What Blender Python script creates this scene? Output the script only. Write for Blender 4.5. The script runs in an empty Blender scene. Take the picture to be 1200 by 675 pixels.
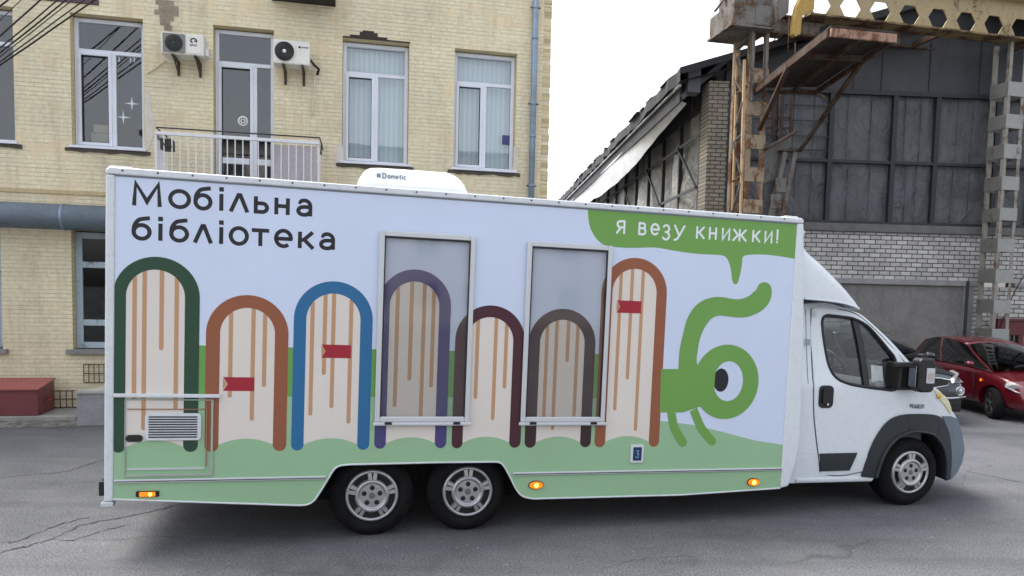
import bpy, bmesh, math, random
from math import sin, cos, pi, radians as rad
from mathutils import Vector, Matrix
from mathutils.geometry import delaunay_2d_cdt
random.seed(7)
scene = bpy.context.scene
COL = scene.collection

# ------------------------------------------------------------------ camera geometry (metres, z up)
F, PX, PY, HC = 872.3, 600.0, 402.6, 2.15
_p, _r = rad(3.87), rad(1.31)
CF = Vector((0, cos(_p), -sin(_p)))
_R = Vector((1, 0, 0)); _U = _R.cross(CF)
CR = cos(_r) * _R + sin(_r) * _U
CU = CR.cross(CF)
CAM = Vector((0, 0, HC))

def ray(x, y):
    return CF + (x - PX) / F * CR - (y - PY) / F * CU

def ground(x, y, z=0.0):
    d = ray(x, y)
    return CAM + d * ((z - HC) / d.z)

class Frame:
    """a local frame: x along a facade, y away from the street, z up"""
    def __init__(s, o, yaw, rake=0.0):
        y, k = rad(yaw), rad(rake)
        s.o = Vector(o)
        s.ex = Vector((cos(y) * cos(k), sin(y) * cos(k), sin(k)))
        s.ey = Vector((-sin(y), cos(y), 0))
        s.ez = s.ex.cross(s.ey)
        s.M = Matrix((s.ex, s.ey, s.ez)).transposed().to_4x4()
        s.M.translation = s.o
    def hit(s, x, y, d=0.0):
        D = ray(x, y)
        t = ((s.o - CAM).dot(s.ey) + d) / D.dot(s.ey)
        P = CAM + D * t - s.o
        return P.dot(s.ex), P.dot(s.ez)
    def loc(s, P):
        P = Vector(P) - s.o
        return Vector((P.dot(s.ex), P.dot(s.ey), P.dot(s.ez)))
    def w(s, x, y, z):
        return s.o + s.ex * x + s.ey * y + s.ez * z

# ------------------------------------------------------------------ mesh builder
class MB:
    def __init__(s):
        s.v = []; s.f = []; s.m = []; s.sm = []
    def add(s, vs, fs, m=0, smooth=False):
        b = len(s.v)
        s.v += [tuple(p) for p in vs]
        for f in fs:
            s.f.append([b + i for i in f]); s.m.append(m); s.sm.append(smooth)
        return s
    def box(s, x0, x1, y0, y1, z0, z1, m=0):
        vs = [(x, y, z) for x in (x0, x1) for y in (y0, y1) for z in (z0, z1)]
        return s.add(vs, [(0, 1, 3, 2), (4, 6, 7, 5), (0, 4, 5, 1), (2, 3, 7, 6), (0, 2, 6, 4), (1, 5, 7, 3)], m)
    def poly(s, pts, y, m=0):
        """flat figure in the x-z plane facing -y"""
        a = sum(p[0] * q[1] - q[0] * p[1] for p, q in zip(pts, pts[1:] + pts[:1]))
        if a < 0: pts = pts[::-1]
        return s.add([(p[0], y, p[1]) for p in pts], [list(range(len(pts)))], m)
    def prism(s, pts, y0, y1, m=0, smooth=False):
        a = sum(p[0] * q[1] - q[0] * p[1] for p, q in zip(pts, pts[1:] + pts[:1]))
        if a < 0: pts = pts[::-1]
        n = len(pts)
        vs = [(p[0], y0, p[1]) for p in pts] + [(p[0], y1, p[1]) for p in pts]
        s.add(vs, [list(range(n)), [n + i for i in range(n)][::-1]], m)
        b = len(s.v) - 2 * n
        for i in range(n):
            j = (i + 1) % n
            s.f.append([b + j, b + i, b + n + i, b + n + j]); s.m.append(m); s.sm.append(smooth)
        return s
    def tube(s, path, r, n=8, m=0, closed=False, cap=True):
        path = [Vector(p) for p in path]
        k = len(path); rings = []
        up0 = None
        for i, p in enumerate(path):
            if closed: d = path[(i + 1) % k] - path[i - 1]
            else: d = path[min(i + 1, k - 1)] - path[max(i - 1, 0)]
            d.normalize()
            if up0 is None:
                up0 = Vector((0, 0, 1)) if abs(d.z) < .9 else Vector((0, 1, 0))
            a = d.cross(up0)
            if a.length < 1e-4: a = d.cross(Vector((1, 0, 0)))
            a.normalize(); b = a.cross(d); up0 = b
            rr = r[i] if isinstance(r, (list, tuple)) else r
            rings.append([p + rr * (cos(2 * pi * j / n) * a + sin(2 * pi * j / n) * b) for j in range(n)])
        vs = [q for R in rings for q in R]; fs = []
        for i in range(k if closed else k - 1):
            i2 = (i + 1) % k
            for j in range(n):
                j2 = (j + 1) % n
                fs.append((i * n + j, i2 * n + j, i2 * n + j2, i * n + j2))
        s.add(vs, fs, m, True)
        if cap and not closed:
            b = len(s.v) - len(vs)
            s.f.append([b + j for j in range(n)]); s.m.append(m); s.sm.append(False)
            s.f.append([b + (k - 1) * n + j for j in range(n)][::-1]); s.m.append(m); s.sm.append(False)
        return s
    def lathe(s, prof, n=32, m=0, c=(0, 0, 0), axis='y', smooth=True):
        """prof: (radius, offset along the axis)"""
        vs = []; fs = []
        for (r, o) in prof:
            for j in range(n):
                a = 2 * pi * j / n
                if axis == 'y': q = (c[0] + r * cos(a), c[1] + o, c[2] + r * sin(a))
                elif axis == 'z': q = (c[0] + r * cos(a), c[1] + r * sin(a), c[2] + o)
                else: q = (c[0] + o, c[1] + r * cos(a), c[2] + r * sin(a))
                vs.append(q)
        for i in range(len(prof) - 1):
            for j in range(n):
                j2 = (j + 1) % n
                fs.append((i * n + j, i * n + j2, (i + 1) * n + j2, (i + 1) * n + j))
        return s.add(vs, fs, m, smooth)
    def bar(s, p, q, w, h, m=0, up=(0, 0, 1)):
        """rectangular bar from p to q, w across, h along up"""
        p = Vector(p); q = Vector(q); d = (q - p).normalized()
        a = d.cross(Vector(up))
        if a.length < 1e-4: a = d.cross(Vector((0, 1, 0)))
        a.normalize(); b = a.cross(d)
        vs = [e + sa * a * w / 2 + sb * b * h / 2 for e in (p, q) for sa in (-1, 1) for sb in (-1, 1)]
        return s.add(vs, [(0, 1, 3, 2), (4, 6, 7, 5), (0, 4, 5, 1), (2, 3, 7, 6), (0, 2, 6, 4), (1, 5, 7, 3)], m)
    def loft(s, rings, m=0, smooth=True, close=False, mat_fn=None, caps=False):
        n = len(rings[0]); vs = [q for R in rings for q in R]
        b = len(s.v); s.v += [tuple(p) for p in vs]
        for i in range(len(rings) - 1):
            for j in range(n if close else n - 1):
                j2 = (j + 1) % n
                s.f.append([b + i * n + j, b + (i + 1) * n + j, b + (i + 1) * n + j2, b + i * n + j2])
                s.m.append(mat_fn(i, j) if mat_fn else m); s.sm.append(smooth)
        if caps:
            s.f.append([b + j for j in range(n)]); s.m.append(m); s.sm.append(False)
            s.f.append([b + (len(rings) - 1) * n + j for j in range(n)][::-1]); s.m.append(m); s.sm.append(False)
        return s
    def stroke(s, pts, w, y, m=0):
        """flat ribbon in the x-z plane facing -y"""
        P = [Vector((p[0], p[1])) for p in pts]; k = len(P); L = []; Rr = []
        closed = (P[0] - P[-1]).length < 1e-6
        for i in range(k):
            if closed:
                a = P[i - 1] if i > 0 else P[k - 2]; b = P[i + 1] if i < k - 1 else P[1]
            else:
                a = P[max(i - 1, 0)]; b = P[min(i + 1, k - 1)]
            d1 = (P[i] - a); d2 = (b - P[i])
            if d1.length < 1e-9: d1 = d2
            if d2.length < 1e-9: d2 = d1
            d1.normalize(); d2.normalize()
            n1 = Vector((-d1.y, d1.x)); n2 = Vector((-d2.y, d2.x)); nn = n1 + n2
            if nn.length < .3: nn = n1.copy(); sc = 1
            else:
                nn.normalize(); sc = min(1 / max(nn.dot(n1), .35), 2)
            L.append(P[i] + nn * w / 2 * sc); Rr.append(P[i] - nn * w / 2 * sc)
        vs = [(q.x, y, q.y) for q in L + Rr]
        s.add(vs, [(i, k + i, k + i + 1, i + 1) for i in range(k - 1)], m)
        return s
    def build(s, name, mats, parent=None, bevel=0, seg=2, subsurf=0, autosmooth=None, doubles=False):
        me = bpy.data.meshes.new(name)
        me.from_pydata(s.v, [], s.f)
        if not isinstance(mats, (list, tuple)): mats = [mats]
        for m in mats: me.materials.append(m)
        me.polygons.foreach_set('material_index', s.m)
        me.polygons.foreach_set('use_smooth', s.sm)
        if doubles:
            bm = bmesh.new(); bm.from_mesh(me)
            bmesh.ops.remove_doubles(bm, verts=bm.verts, dist=1e-4)
            bmesh.ops.recalc_face_normals(bm, faces=bm.faces)
            bm.to_mesh(me); bm.free()
        me.validate(); me.update()
        o = bpy.data.objects.new(name, me); COL.objects.link(o)
        if parent: o.parent = parent
        if subsurf:
            md = o.modifiers.new('sub', 'SUBSURF'); md.levels = md.render_levels = subsurf
        if bevel:
            md = o.modifiers.new('bev', 'BEVEL'); md.width = bevel; md.segments = seg; md.limit_method = 'ANGLE'; md.angle_limit = rad(40)
        return o

def thing(name, label, cat, frame=None, loc=None, rz=0, group=None):
    o = bpy.data.objects.new(name, None); COL.objects.link(o)
    o.empty_display_size = .3
    if frame is not None: o.matrix_world = frame.M
    if loc is not None:
        o.location = loc; o.rotation_euler = (0, 0, rz)
    o['label'] = label; o['category'] = cat
    if group: o['group'] = group
    return o
def tag(o, label, cat, group=None):
    o['label'] = label; o['category'] = cat
    if group: o['group'] = group
    return o
def put(o, frame):
    o.matrix_world = frame.M; return o
def structure(o):
    o['kind'] = 'structure'; return o

def arc(cx, cy, rx, ry, a0, a1, n=16):
    return [(cx + rx * cos(rad(a0 + (a1 - a0) * i / n)), cy + ry * sin(rad(a0 + (a1 - a0) * i / n))) for i in range(n + 1)]
def rrect(x0, x1, z0, z1, r, n=5):
    return (arc(x1 - r, z1 - r, r, r, 0, 90, n) + arc(x0 + r, z1 - r, r, r, 90, 180, n) +
            arc(x0 + r, z0 + r, r, r, 180, 270, n) + arc(x1 - r, z0 + r, r, r, 270, 360, n))
def smooth_path(pts, n=6, closed=False):
    """Catmull-Rom"""
    k = len(pts); out = []
    rng = range(k) if closed else range(k - 1)
    for i in rng:
        if closed: p0, p1, p2, p3 = pts[i - 1], pts[i], pts[(i + 1) % k], pts[(i + 2) % k]
        else: p0, p1, p2, p3 = pts[max(i - 1, 0)], pts[i], pts[i + 1], pts[min(i + 2, k - 1)]
        for j in range(n):
            t = j / n
            out.append(tuple(.5 * (2 * b + (c - a) * t + (2 * a - 5 * b + 4 * c - d) * t * t + (3 * b - a - 3 * c + d) * t ** 3)
                             for a, b, c, d in zip(p0, p1, p2, p3)))
    if not closed: out.append(tuple(pts[-1]))
    return out

# ------------------------------------------------------------------ materials
def s2l(c):
    return tuple(((x / 255) / 12.92 if x / 255 <= .04045 else ((x / 255 + .055) / 1.055) ** 2.4) for x in c)
class NT:
    def __init__(s, name):
        s.mat = bpy.data.materials.new(name); s.mat.use_nodes = True
        s.t = s.mat.node_tree; s.n = s.t.nodes; s.n.clear()
        s.out = s.n.new('ShaderNodeOutputMaterial')
        s.b = s.n.new('ShaderNodeBsdfPrincipled')
        s.t.links.new(s.b.outputs[0], s.out.inputs[0])
    def new(s, t, **kw):
        nd = s.n.new(t)
        for k, v in kw.items():
            if k.startswith('i_'):
                nd.inputs[k[2:].replace('_', ' ')].default_value = v
            else: setattr(nd, k, v)
        return nd
    def link(s, a, b): s.t.links.new(a, b)
    def coords(s, kind='Object'):
        if not hasattr(s, '_tc'): s._tc = s.new('ShaderNodeTexCoord')
        return s._tc.outputs[kind]
    def noise(s, scale, detail=4, rough=.6, vec=None, dist=0, lac=2.0):
        nd = s.new('ShaderNodeTexNoise')
        nd.inputs['Scale'].default_value = scale; nd.inputs['Detail'].default_value = detail
        nd.inputs['Roughness'].default_value = rough; nd.inputs['Distortion'].default_value = dist
        s.link(vec if vec is not None else s.coords(), nd.inputs['Vector'])
        return nd.outputs['Fac']
    def ramp(s, fac, stops, interp='LINEAR'):
        nd = s.new('ShaderNodeValToRGB'); cr = nd.color_ramp; cr.interpolation = interp
        while len(cr.elements) < len(stops): cr.elements.new(.5)
        for e, (p, c) in zip(cr.elements, stops):
            e.position = p; e.color = (c, c, c, 1) if isinstance(c, (int, float)) else tuple(c) + (1,) * (4 - len(c))
        s.link(fac, nd.inputs[0]); return nd.outputs[0]
    def mix(s, fac, a, b, mode='MIX'):
        nd = s.new('ShaderNodeMix', data_type='RGBA', blend_type=mode)
        for val, idx in ((fac, 0), (a, 6), (b, 7)):
            if hasattr(val, 'default_value') or hasattr(val, 'links'): s.link(val, nd.inputs[idx])
            elif idx == 0: nd.inputs[0].default_value = val
            else: nd.inputs[idx].default_value = tuple(val) + (1,) * (4 - len(val))
        return nd.outputs[2]
    def math(s, op, a, b=0.0, clamp=False):
        nd = s.new('ShaderNodeMath', operation=op); nd.use_clamp = clamp
        for v, i in ((a, 0), (b, 1)):
            if hasattr(v, 'links'): s.link(v, nd.inputs[i])
            else: nd.inputs[i].default_value = v
        return nd.outputs[0]
    def mapping(s, vec, scale=(1, 1, 1), rot=(0, 0, 0), loc=(0, 0, 0)):
        nd = s.new('ShaderNodeMapping')
        nd.inputs['Scale'].default_value = scale; nd.inputs['Rotation'].default_value = rot; nd.inputs['Location'].default_value = loc
        s.link(vec, nd.inputs['Vector']); return nd.outputs[0]
    def xz(s, a='X', b='Z'):
        sp = s.new('ShaderNodeSeparateXYZ'); s.link(s.coords(), sp.inputs[0])
        cb = s.new('ShaderNodeCombineXYZ')
        s.link(sp.outputs[a], cb.inputs[0]); s.link(sp.outputs[b], cb.inputs[1])
        return cb.outputs[0]
    def bump(s, h, strength=.3, dist=.02):
        nd = s.new('ShaderNodeBump'); nd.inputs['Strength'].default_value = strength; nd.inputs['Distance'].default_value = dist
        s.link(h, nd.inputs['Height']); s.link(nd.outputs[0], s.b.inputs['Normal']); return nd
    def set(s, **kw):
        for k, v in kw.items():
            inp = s.b.inputs[k.replace('_', ' ')]
            if hasattr(v, 'links'): s.link(v, inp)
            else: inp.default_value = v
        return s
def c4(c): return tuple(c) + (1,)

def paint(name, rgb, rough=.4, metal=0, var=.06, scale=3, spec=.5, dirt=0.0, coat=0.0, bumpy=0.0, wave=0.0):
    """plain coloured surface with slight tone variation and grime"""
    M = NT(name); c = s2l(rgb)
    n1 = M.noise(scale, 5, .65); n2 = M.noise(scale * 9, 3, .6)
    f = M.ramp(n1, [(.3, 1 - var), (.7, 1 + var)])
    col = M.mix(1.0, c, f, 'MULTIPLY')
    if dirt:
        d = M.ramp(n2, [(.45, 0), (.75, dirt)])
        col = M.mix(d, col, (.08, .075, .065))
    M.set(Base_Color=col, Metallic=metal)
    r = M.ramp(n2, [(.3, max(rough - min(.07, rough * .15), .02)), (.7, min(rough + min(.1, rough * .2), 1))])
    M.set(Roughness=r); M.b.inputs['Specular IOR Level'].default_value = spec
    if coat:
        M.b.inputs['Coat Weight'].default_value = coat; M.b.inputs['Coat Roughness'].default_value = .06
    if bumpy: M.bump(n2, bumpy, .01)
    if wave: M.bump(M.noise(2.2, 2, .5), wave, .05)
    return M.mat

def glass(name, tint, refl=1.0, rough=.015, mixin=.0, k=2.0, wob=.03):
    """window glass: fresnel mirror over a tinted see-through sheet"""
    M = NT(name); M.n.remove(M.b)
    tr = M.new('ShaderNodeBsdfTransparent'); tr.inputs[0].default_value = c4(tint)
    gl = M.new('ShaderNodeBsdfGlossy'); gl.inputs['Roughness'].default_value = rough
    gl.inputs['Color'].default_value = (refl, refl, refl * 1.02, 1)
    fr = M.new('ShaderNodeFresnel'); ge = M.new('ShaderNodeNewGeometry')
    M.link(M.math('SUBTRACT', 1.5, M.math('MULTIPLY', ge.outputs['Backfacing'], 1.5 - 1 / 1.5)), fr.inputs[0])   # same sheen from both faces
    nz = M.noise(1.2, 2, .5)
    bp = M.new('ShaderNodeBump'); bp.inputs['Strength'].default_value = wob; bp.inputs['Distance'].default_value = .02
    M.link(nz, bp.inputs['Height']); M.link(bp.outputs[0], gl.inputs['Normal'])
    fac = M.math('ADD', M.math('MULTIPLY', fr.outputs[0], k), mixin, True)
    mx = M.new('ShaderNodeMixShader')
    M.link(fac, mx.inputs[0]); M.link(tr.outputs[0], mx.inputs[1]); M.link(gl.outputs[0], mx.inputs[2])
    M.link(mx.outputs[0], M.out.inputs[0])
    return M.mat

def emit(name, rgb, strength, base=None):
    M = NT(name); c = s2l(rgb)
    M.set(Base_Color=c4(base or c), Roughness=.2, Emission_Color=c4(c), Emission_Strength=strength)
    return M.mat

def brick(name, c1, c2, mortar, bw, bh, ms=.008, axes=('X', 'Z'), stain=.5, bump=.4, rough=.85, patch=None, patch_amt=.0, smooth=.1, grime=(.1, .09, .075), mort_mix=1.0, hline=0.0):
    M = NT(name); v = M.xz(*axes)
    # uneven courses
    wob = M.new('ShaderNodeTexNoise'); wob.inputs['Scale'].default_value = 2.5; M.link(v, wob.inputs['Vector'])
    add = M.new('ShaderNodeVectorMath', operation='MULTIPLY_ADD')
    M.link(wob.outputs['Color'], add.inputs[0]); add.inputs[1].default_value = (.02, .012, 0); M.link(v, add.inputs[2])
    b = M.new('ShaderNodeTexBrick'); M.link(add.outputs[0], b.inputs['Vector'])
    b.inputs['Scale'].default_value = 1; b.inputs['Brick Width'].default_value = bw; b.inputs['Row Height'].default_value = bh
    b.inputs['Mortar Size'].default_value = ms; b.inputs['Mortar Smooth'].default_value = smooth; b.inputs['Bias'].default_value = 0
    b.inputs['Color1'].default_value = c4(s2l(c1)); b.inputs['Color2'].default_value = c4(s2l(c2)); b.inputs['Mortar'].default_value = c4(s2l(mortar))
    col = b.outputs['Color']; hgt = M.math('SUBTRACT', 1.0, b.outputs['Fac'])
    if mort_mix < 1:
        vis = M.ramp(M.noise(.9, 4, .6, v), [(.35, mort_mix * .35), (.7, min(mort_mix * 1.7, 1))])
        plain = M.mix(.5, s2l(c1), s2l(c2))
        col = M.mix(vis, plain, col)
    if hline:
        sp = M.new('ShaderNodeSeparateXYZ'); M.link(add.outputs[0], sp.inputs[0])
        fr = M.math('FRACT', M.math('DIVIDE', sp.outputs[1], bh))
        ln = M.math('ADD', M.ramp(fr, [(0, 1), (.14, 0)]), M.ramp(fr, [(.90, 0), (1, 1)]), True)
        vs2 = M.ramp(M.noise(1.6, 5, .65, M.mapping(v, (.5, 2.5, 1))), [(.38, .1), (.66, 1)])
        lf = M.math('MULTIPLY', M.math('MULTIPLY', ln, vs2), hline)
        col = M.mix(lf, col, s2l(mortar)); hgt = M.math('SUBTRACT', hgt, M.math('MULTIPLY', lf, .6))
    big = M.noise(.45, 6, .65, v); fine = M.noise(14, 5, .7, v); mid = M.noise(2.2, 6, .7, v)
    col = M.mix(1.0, col, M.ramp(fine, [(.25, .82), (.75, 1.12)]), 'MULTIPLY')
    col = M.mix(1.0, col, M.ramp(big, [(.3, .80), (.7, 1.08)]), 'MULTIPLY')
    if patch is not None:
        pm = M.ramp(M.math('ADD', M.math('MULTIPLY', mid, .6), M.math('MULTIPLY', big, .4)), [(.56 - patch_amt, 0), (.6 - patch_amt, 1)])
        pc = M.mix(M.noise(6, 5, .7, v), s2l(patch), tuple(x * 1.25 for x in s2l(patch)))
        col = M.mix(M.math('MULTIPLY', pm, .75), col, pc)
        hgt = M.math('MULTIPLY', hgt, M.math('SUBTRACT', 1.0, M.math('MULTIPLY', pm, .8)))
    # run-down streaks
    st = M.noise(1.0, 6, .7, M.mapping(v, (3.2, .35, 1)))
    sm = M.math('MULTIPLY', M.ramp(st, [(.46, 0), (.72, 1)]), M.ramp(mid, [(.35, 0), (.65, 1)]))
    col = M.mix(M.math('MULTIPLY', sm, stain), col, grime)
    M.set(Base_Color=col, Roughness=rough); M.b.inputs['Specular IOR Level'].default_value = .25
    h2 = M.math('ADD', M.math('MULTIPLY', hgt, 1.0), M.math('MULTIPLY', fine, .35))
    M.bump(h2, bump, .012)
    return M.mat

def concrete(name, rgb, var=.2, scale=1.5, rough=.85, bump=.35, stain=.4, axes=None):
    M = NT(name); c = s2l(rgb)
    v = M.coords()
    n1 = M.noise(scale, 6, .7, v); n2 = M.noise(scale * 12, 5, .75, v)
    st = M.noise(1.0, 6, .7, M.mapping(v, (4, 4, .5)))
    col = M.mix(1.0, c, M.ramp(n1, [(.28, 1 - var), (.72, 1 + var)]), 'MULTIPLY')
    col = M.mix(1.0, col, M.ramp(n2, [(.3, .85), (.7, 1.1)]), 'MULTIPLY')
    col = M.mix(M.math('MULTIPLY', M.ramp(st, [(.5, 0), (.8, 1)]), stain), col, tuple(x * .45 for x in c))
    M.set(Base_Color=col, Roughness=rough); M.b.inputs['Specular IOR Level'].default_value = .25
    M.bump(n2, bump, .01); return M.mat

def rusty(name, rgb, rust=(120, 68, 38), amount=.5, rough=.75, scale=2.5):
    M = NT(name); c = s2l(rgb); r = s2l(rust)
    v = M.mapping(M.coords(), (1, 1, .55))
    n1 = M.noise(scale, 7, .7, v); n2 = M.noise(scale * 10, 5, .7)
    f = M.ramp(M.math('ADD', M.math('MULTIPLY', n1, .7), M.math('MULTIPLY', n2, .3)), [(.62 - amount * .3, 0), (.70 - amount * .3, 1)])
    rc = M.mix(n2, r, tuple(x * .35 for x in r))
    pc = M.mix(1.0, c, M.ramp(n2, [(.3, .75), (.7, 1.12)]), 'MULTIPLY')
    M.set(Base_Color=M.mix(f, pc, rc), Roughness=rough); M.b.inputs['Specular IOR Level'].default_value = .3
    M.bump(n2, .3, .006); return M.mat

# ------------------------------------------------------------------ camera, sky, light
cd = bpy.data.cameras.new('Camera'); cam = bpy.data.objects.new('Camera', cd); COL.objects.link(cam)
cm = Matrix((CR, CU, -CF)).transposed().to_4x4(); cm.translation = CAM; cam.matrix_world = cm
cd.sensor_width = 36; cd.lens = F / 1200 * 36
cd.shift_y = (PY - 337.5) / 1200; cd.shift_x = 0
cd.clip_start = .05; cd.clip_end = 3000
scene.camera = cam

SUN_EL, SUN_AZ = 58.0, 150.0        # azimuth measured from +x towards +y
W = bpy.data.worlds.new('World'); scene.world = W; W.use_nodes = True
wt = W.node_tree; bg = wt.nodes['Background']
sky = wt.nodes.new('ShaderNodeTexSky'); sky.sky_type = 'NISHITA'; sky.sun_disc = False
sky.sun_elevation = rad(SUN_EL); sky.sun_rotation = rad(90 - SUN_AZ)
sky.dust_density = 4.0; sky.air_density = 1.0; sky.ozone_density = 1.0
hs = wt.nodes.new('ShaderNodeHueSaturation'); hs.inputs['Saturation'].default_value = .30   # overcast: cloud takes the blue out
wt.links.new(sky.outputs[0], hs.inputs['Color']); wt.links.new(hs.outputs[0], bg.inputs['Color'])
bg.inputs['Strength'].default_value = .15
sl = bpy.data.lights.new('Sun', 'SUN'); sl.energy = 1.5; sl.angle = rad(35); sl.color = (1, .97, .93)
so = bpy.data.objects.new('Sun', sl); COL.objects.link(so)
sd = Vector((cos(rad(SUN_EL)) * cos(rad(SUN_AZ)), cos(rad(SUN_EL)) * sin(rad(SUN_AZ)), sin(rad(SUN_EL))))
so.rotation_euler = sd.to_track_quat('Z', 'Y').to_euler(); so.location = (0, 0, 30)
scene.view_settings.view_transform = 'Standard'; scene.view_settings.look = 'None'
scene.view_settings.exposure = 1.5; scene.view_settings.gamma = 1
scene.cycles.use_denoising = True
scene.cycles.max_bounces = 8; scene.cycles.transparent_max_bounces = 12

# ------------------------------------------------------------------ frames
_n = Vector((sin(rad(13.93)), -cos(rad(13.93)), 0))
TF = Frame(ground(437, 629) + _n * .12, 13.93, -1.03)            # truck: y = 0 on the side of the box
_b = ground(70, 477.7, .13)
BF = Frame((_b.x, _b.y, 0), 12.28)                                # yellow building: y = 0 on the facade
HF = Frame((0, 18.0, 0), 3.0)                                     # old hall
GF = Frame((5.36, 16.4, 0), 12.5)                                 # crane gantry

# ------------------------------------------------------------------ ground
def asphalt():
    M = NT('asphalt')
    v = M.coords()
    big = M.noise(.22, 6, .65, v); mid = M.noise(1.3, 6, .7, v); grain = M.noise(58, 4, .8, v); g2 = M.noise(28, 4, .7, v)
    col = M.ramp(M.math('ADD', M.math('MULTIPLY', big, .55), M.math('MULTIPLY', mid, .45)),
                 [(.32, (.078, .080, .087)), (.5, (.120, .123, .132)), (.68, (.165, .167, .174))])
    col = M.mix(1.0, col, M.ramp(grain, [(.38, .5), (.5, 1.0), (.62, 1.7)]), 'MULTIPLY')
    col = M.mix(1.0, col, M.ramp(g2, [(.3, .86), (.7, 1.14)]), 'MULTIPLY')
    # dusty patches and dry stains
    dust = M.ramp(M.noise(.55, 7, .75, v, .6), [(.56, 0), (.72, 1)])
    col = M.mix(M.math('MULTIPLY', dust, .5), col, (.20, .195, .185))
    oil = M.ramp(M.noise(.9, 5, .6, M.mapping(v, (1, 1, 1), (0, 0, 0), (31, 7, 0)), .4), [(.62, 0), (.74, 1)])
    col = M.mix(M.math('MULTIPLY', oil, .55), col, (.035, .035, .038))
    vs_ = M.new('ShaderNodeTexVoronoi'); vs_.inputs['Scale'].default_value = 7; M.link(v, vs_.inputs['Vector'])
    col = M.mix(M.math('MULTIPLY', M.ramp(vs_.outputs['Distance'], [(.06, 1), (.10, 0)]), M.ramp(M.noise(1.7, 4, .6, M.mapping(v, loc=(9, 3, 0))), [(.52, 0), (.6, .8)])), col, (.34, .335, .32))
    tyre = M.ramp(M.noise(1.0, 5, .65, M.mapping(v, (.12, 1.6, 1), (0, 0, rad(-14)))), [(.5, 0), (.68, .45)])
    col = M.mix(tyre, col, (.06, .06, .064))
    # hairline cracks
    ds = M.new('ShaderNodeVectorMath', operation='MULTIPLY_ADD')
    wn = M.new('ShaderNodeTexNoise'); wn.inputs['Scale'].default_value = 1.6; wn.inputs['Detail'].default_value = 6; M.link(v, wn.inputs['Vector'])
    M.link(wn.outputs['Color'], ds.inputs[0]); ds.inputs[1].default_value = (.9, .9, 0); M.link(v, ds.inputs[2])
    vo = M.new('ShaderNodeTexVoronoi', feature='DISTANCE_TO_EDGE'); vo.inputs['Scale'].default_value = .38; M.link(ds.outputs[0], vo.inputs['Vector'])
    cr = M.math('MULTIPLY', M.ramp(vo.outputs['Distance'], [(.0, 1), (.007, 0)]), M.ramp(M.noise(.5, 3, .5, v), [(.5, 0), (.6, 1)]))
    col = M.mix(M.math('MULTIPLY', cr, .45), col, (.04, .04, .04))
    M.set(Base_Color=col, Roughness=M.ramp(g2, [(.3, .72), (.7, .92)])); M.b.inputs['Specular IOR Level'].default_value = .35
    M.bump(M.math('SUBTRACT', M.math('ADD', grain, M.math('MULTIPLY', mid, .6)), cr), .55, .012)
    return M.mat
gm = MB()
nx, ny = 60, 60
xs = [-600, -200, -60] + [-30 + 60 * i / nx for i in range(nx + 1)] + [60, 200, 600]
ys = [-600, -200, -60] + [-15 + 60 * i / ny for i in range(ny + 1)] + [90, 250, 900]
gm.add([(x, y, 0) for y in ys for x in xs], [(j * len(xs) + i, j * len(xs) + i + 1, (j + 1) * len(xs) + i + 1, (j + 1) * len(xs) + i)
       for j in range(len(ys) - 1) for i in range(len(xs) - 1)])
structure(gm.build('ground', asphalt()))

# cracks that show in the yard
cm_ = NT('crack_dark'); cm_.set(Base_Color=(.045, .044, .043, 1), Roughness=.95)
ck = MB()
def crack(px, w, z=.003):
    pts = [ground(x, y) for x, y in px]
    pts = smooth_path([(p.x, p.y) for p in pts], 9)
    pts = [(x + random.uniform(-.022, .022), y + random.uniform(-.03, .03)) for x, y in pts]
    L = []; R2 = []
    for i, p in enumerate(pts):
        a = Vector(pts[max(i - 1, 0)]); b = Vector(pts[min(i + 1, len(pts) - 1)]); d = (b - a).normalized(); n = Vector((-d.y, d.x))
        ww = w * .95 * random.uniform(.25, 1.1) * (.2 + .8 * min(1, min(i, len(pts) - 1 - i) / 5)) / 2
        L.append((p[0] + n.x * ww, p[1] + n.y * ww, z)); R2.append((p[0] - n.x * ww, p[1] - n.y * ww, z))
    k = len(pts); ck.add(L + R2, [(k + i, k + i + 1, i + 1, i) for i in range(k - 1)])
crack([(0, 648), (28, 641), (60, 632), (92, 617), (120, 611), (168, 602), (215, 590)], .035)
crack([(0, 636), (22, 634), (55, 620), (80, 612), (106, 606)], .025)
crack([(38, 556), (70, 554), (92, 548), (120, 540), (160, 532)], .03)
crack([(0, 561), (10, 559), (38, 556)], .02)
crack([(60, 632), (85, 634), (120, 622), (165, 612)], .016)
crack([(1128, 551), (1150, 556), (1175, 561), (1205, 568)], .028)
crack([(1165, 481), (1180, 483), (1200, 484)], .04)
crack([(700, 668), (760, 655), (840, 650)], .008)
structure(ck.build('pavement_crack', cm_.mat))

# ------------------------------------------------------------------ yellow brick building
YB = brick('yellow_brick', (229, 217, 183), (239, 229, 200), (150, 134, 104), .27, .066, .004, stain=.5, bump=.35, hline=.75,
           patch=(216, 198, 164), patch_amt=.045, grime=(.20, .175, .14), mort_mix=.32)
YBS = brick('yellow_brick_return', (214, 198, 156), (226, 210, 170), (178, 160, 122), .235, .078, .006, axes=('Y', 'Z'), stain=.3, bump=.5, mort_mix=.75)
PVC = paint('white_pvc', (222, 226, 236), .3, var=.03, dirt=.08)
PVCG = paint('grey_gasket', (60, 62, 66), .6)
BLUEWOOD = rusty('pale_blue_wood', (178, 194, 204), (120, 124, 120), .25, .7, 6)
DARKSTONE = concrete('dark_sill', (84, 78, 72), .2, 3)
PLASTER = concrete('pale_plaster', (212, 206, 196), .14, 4, stain=.25)
GLW = glass('window_glass', (.93, .95, .95), k=1.5)
GLD = glass('dark_window_glass', (.5, .53, .54), .9, k=1.0)
BLIND = NT('vertical_blind')
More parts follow.
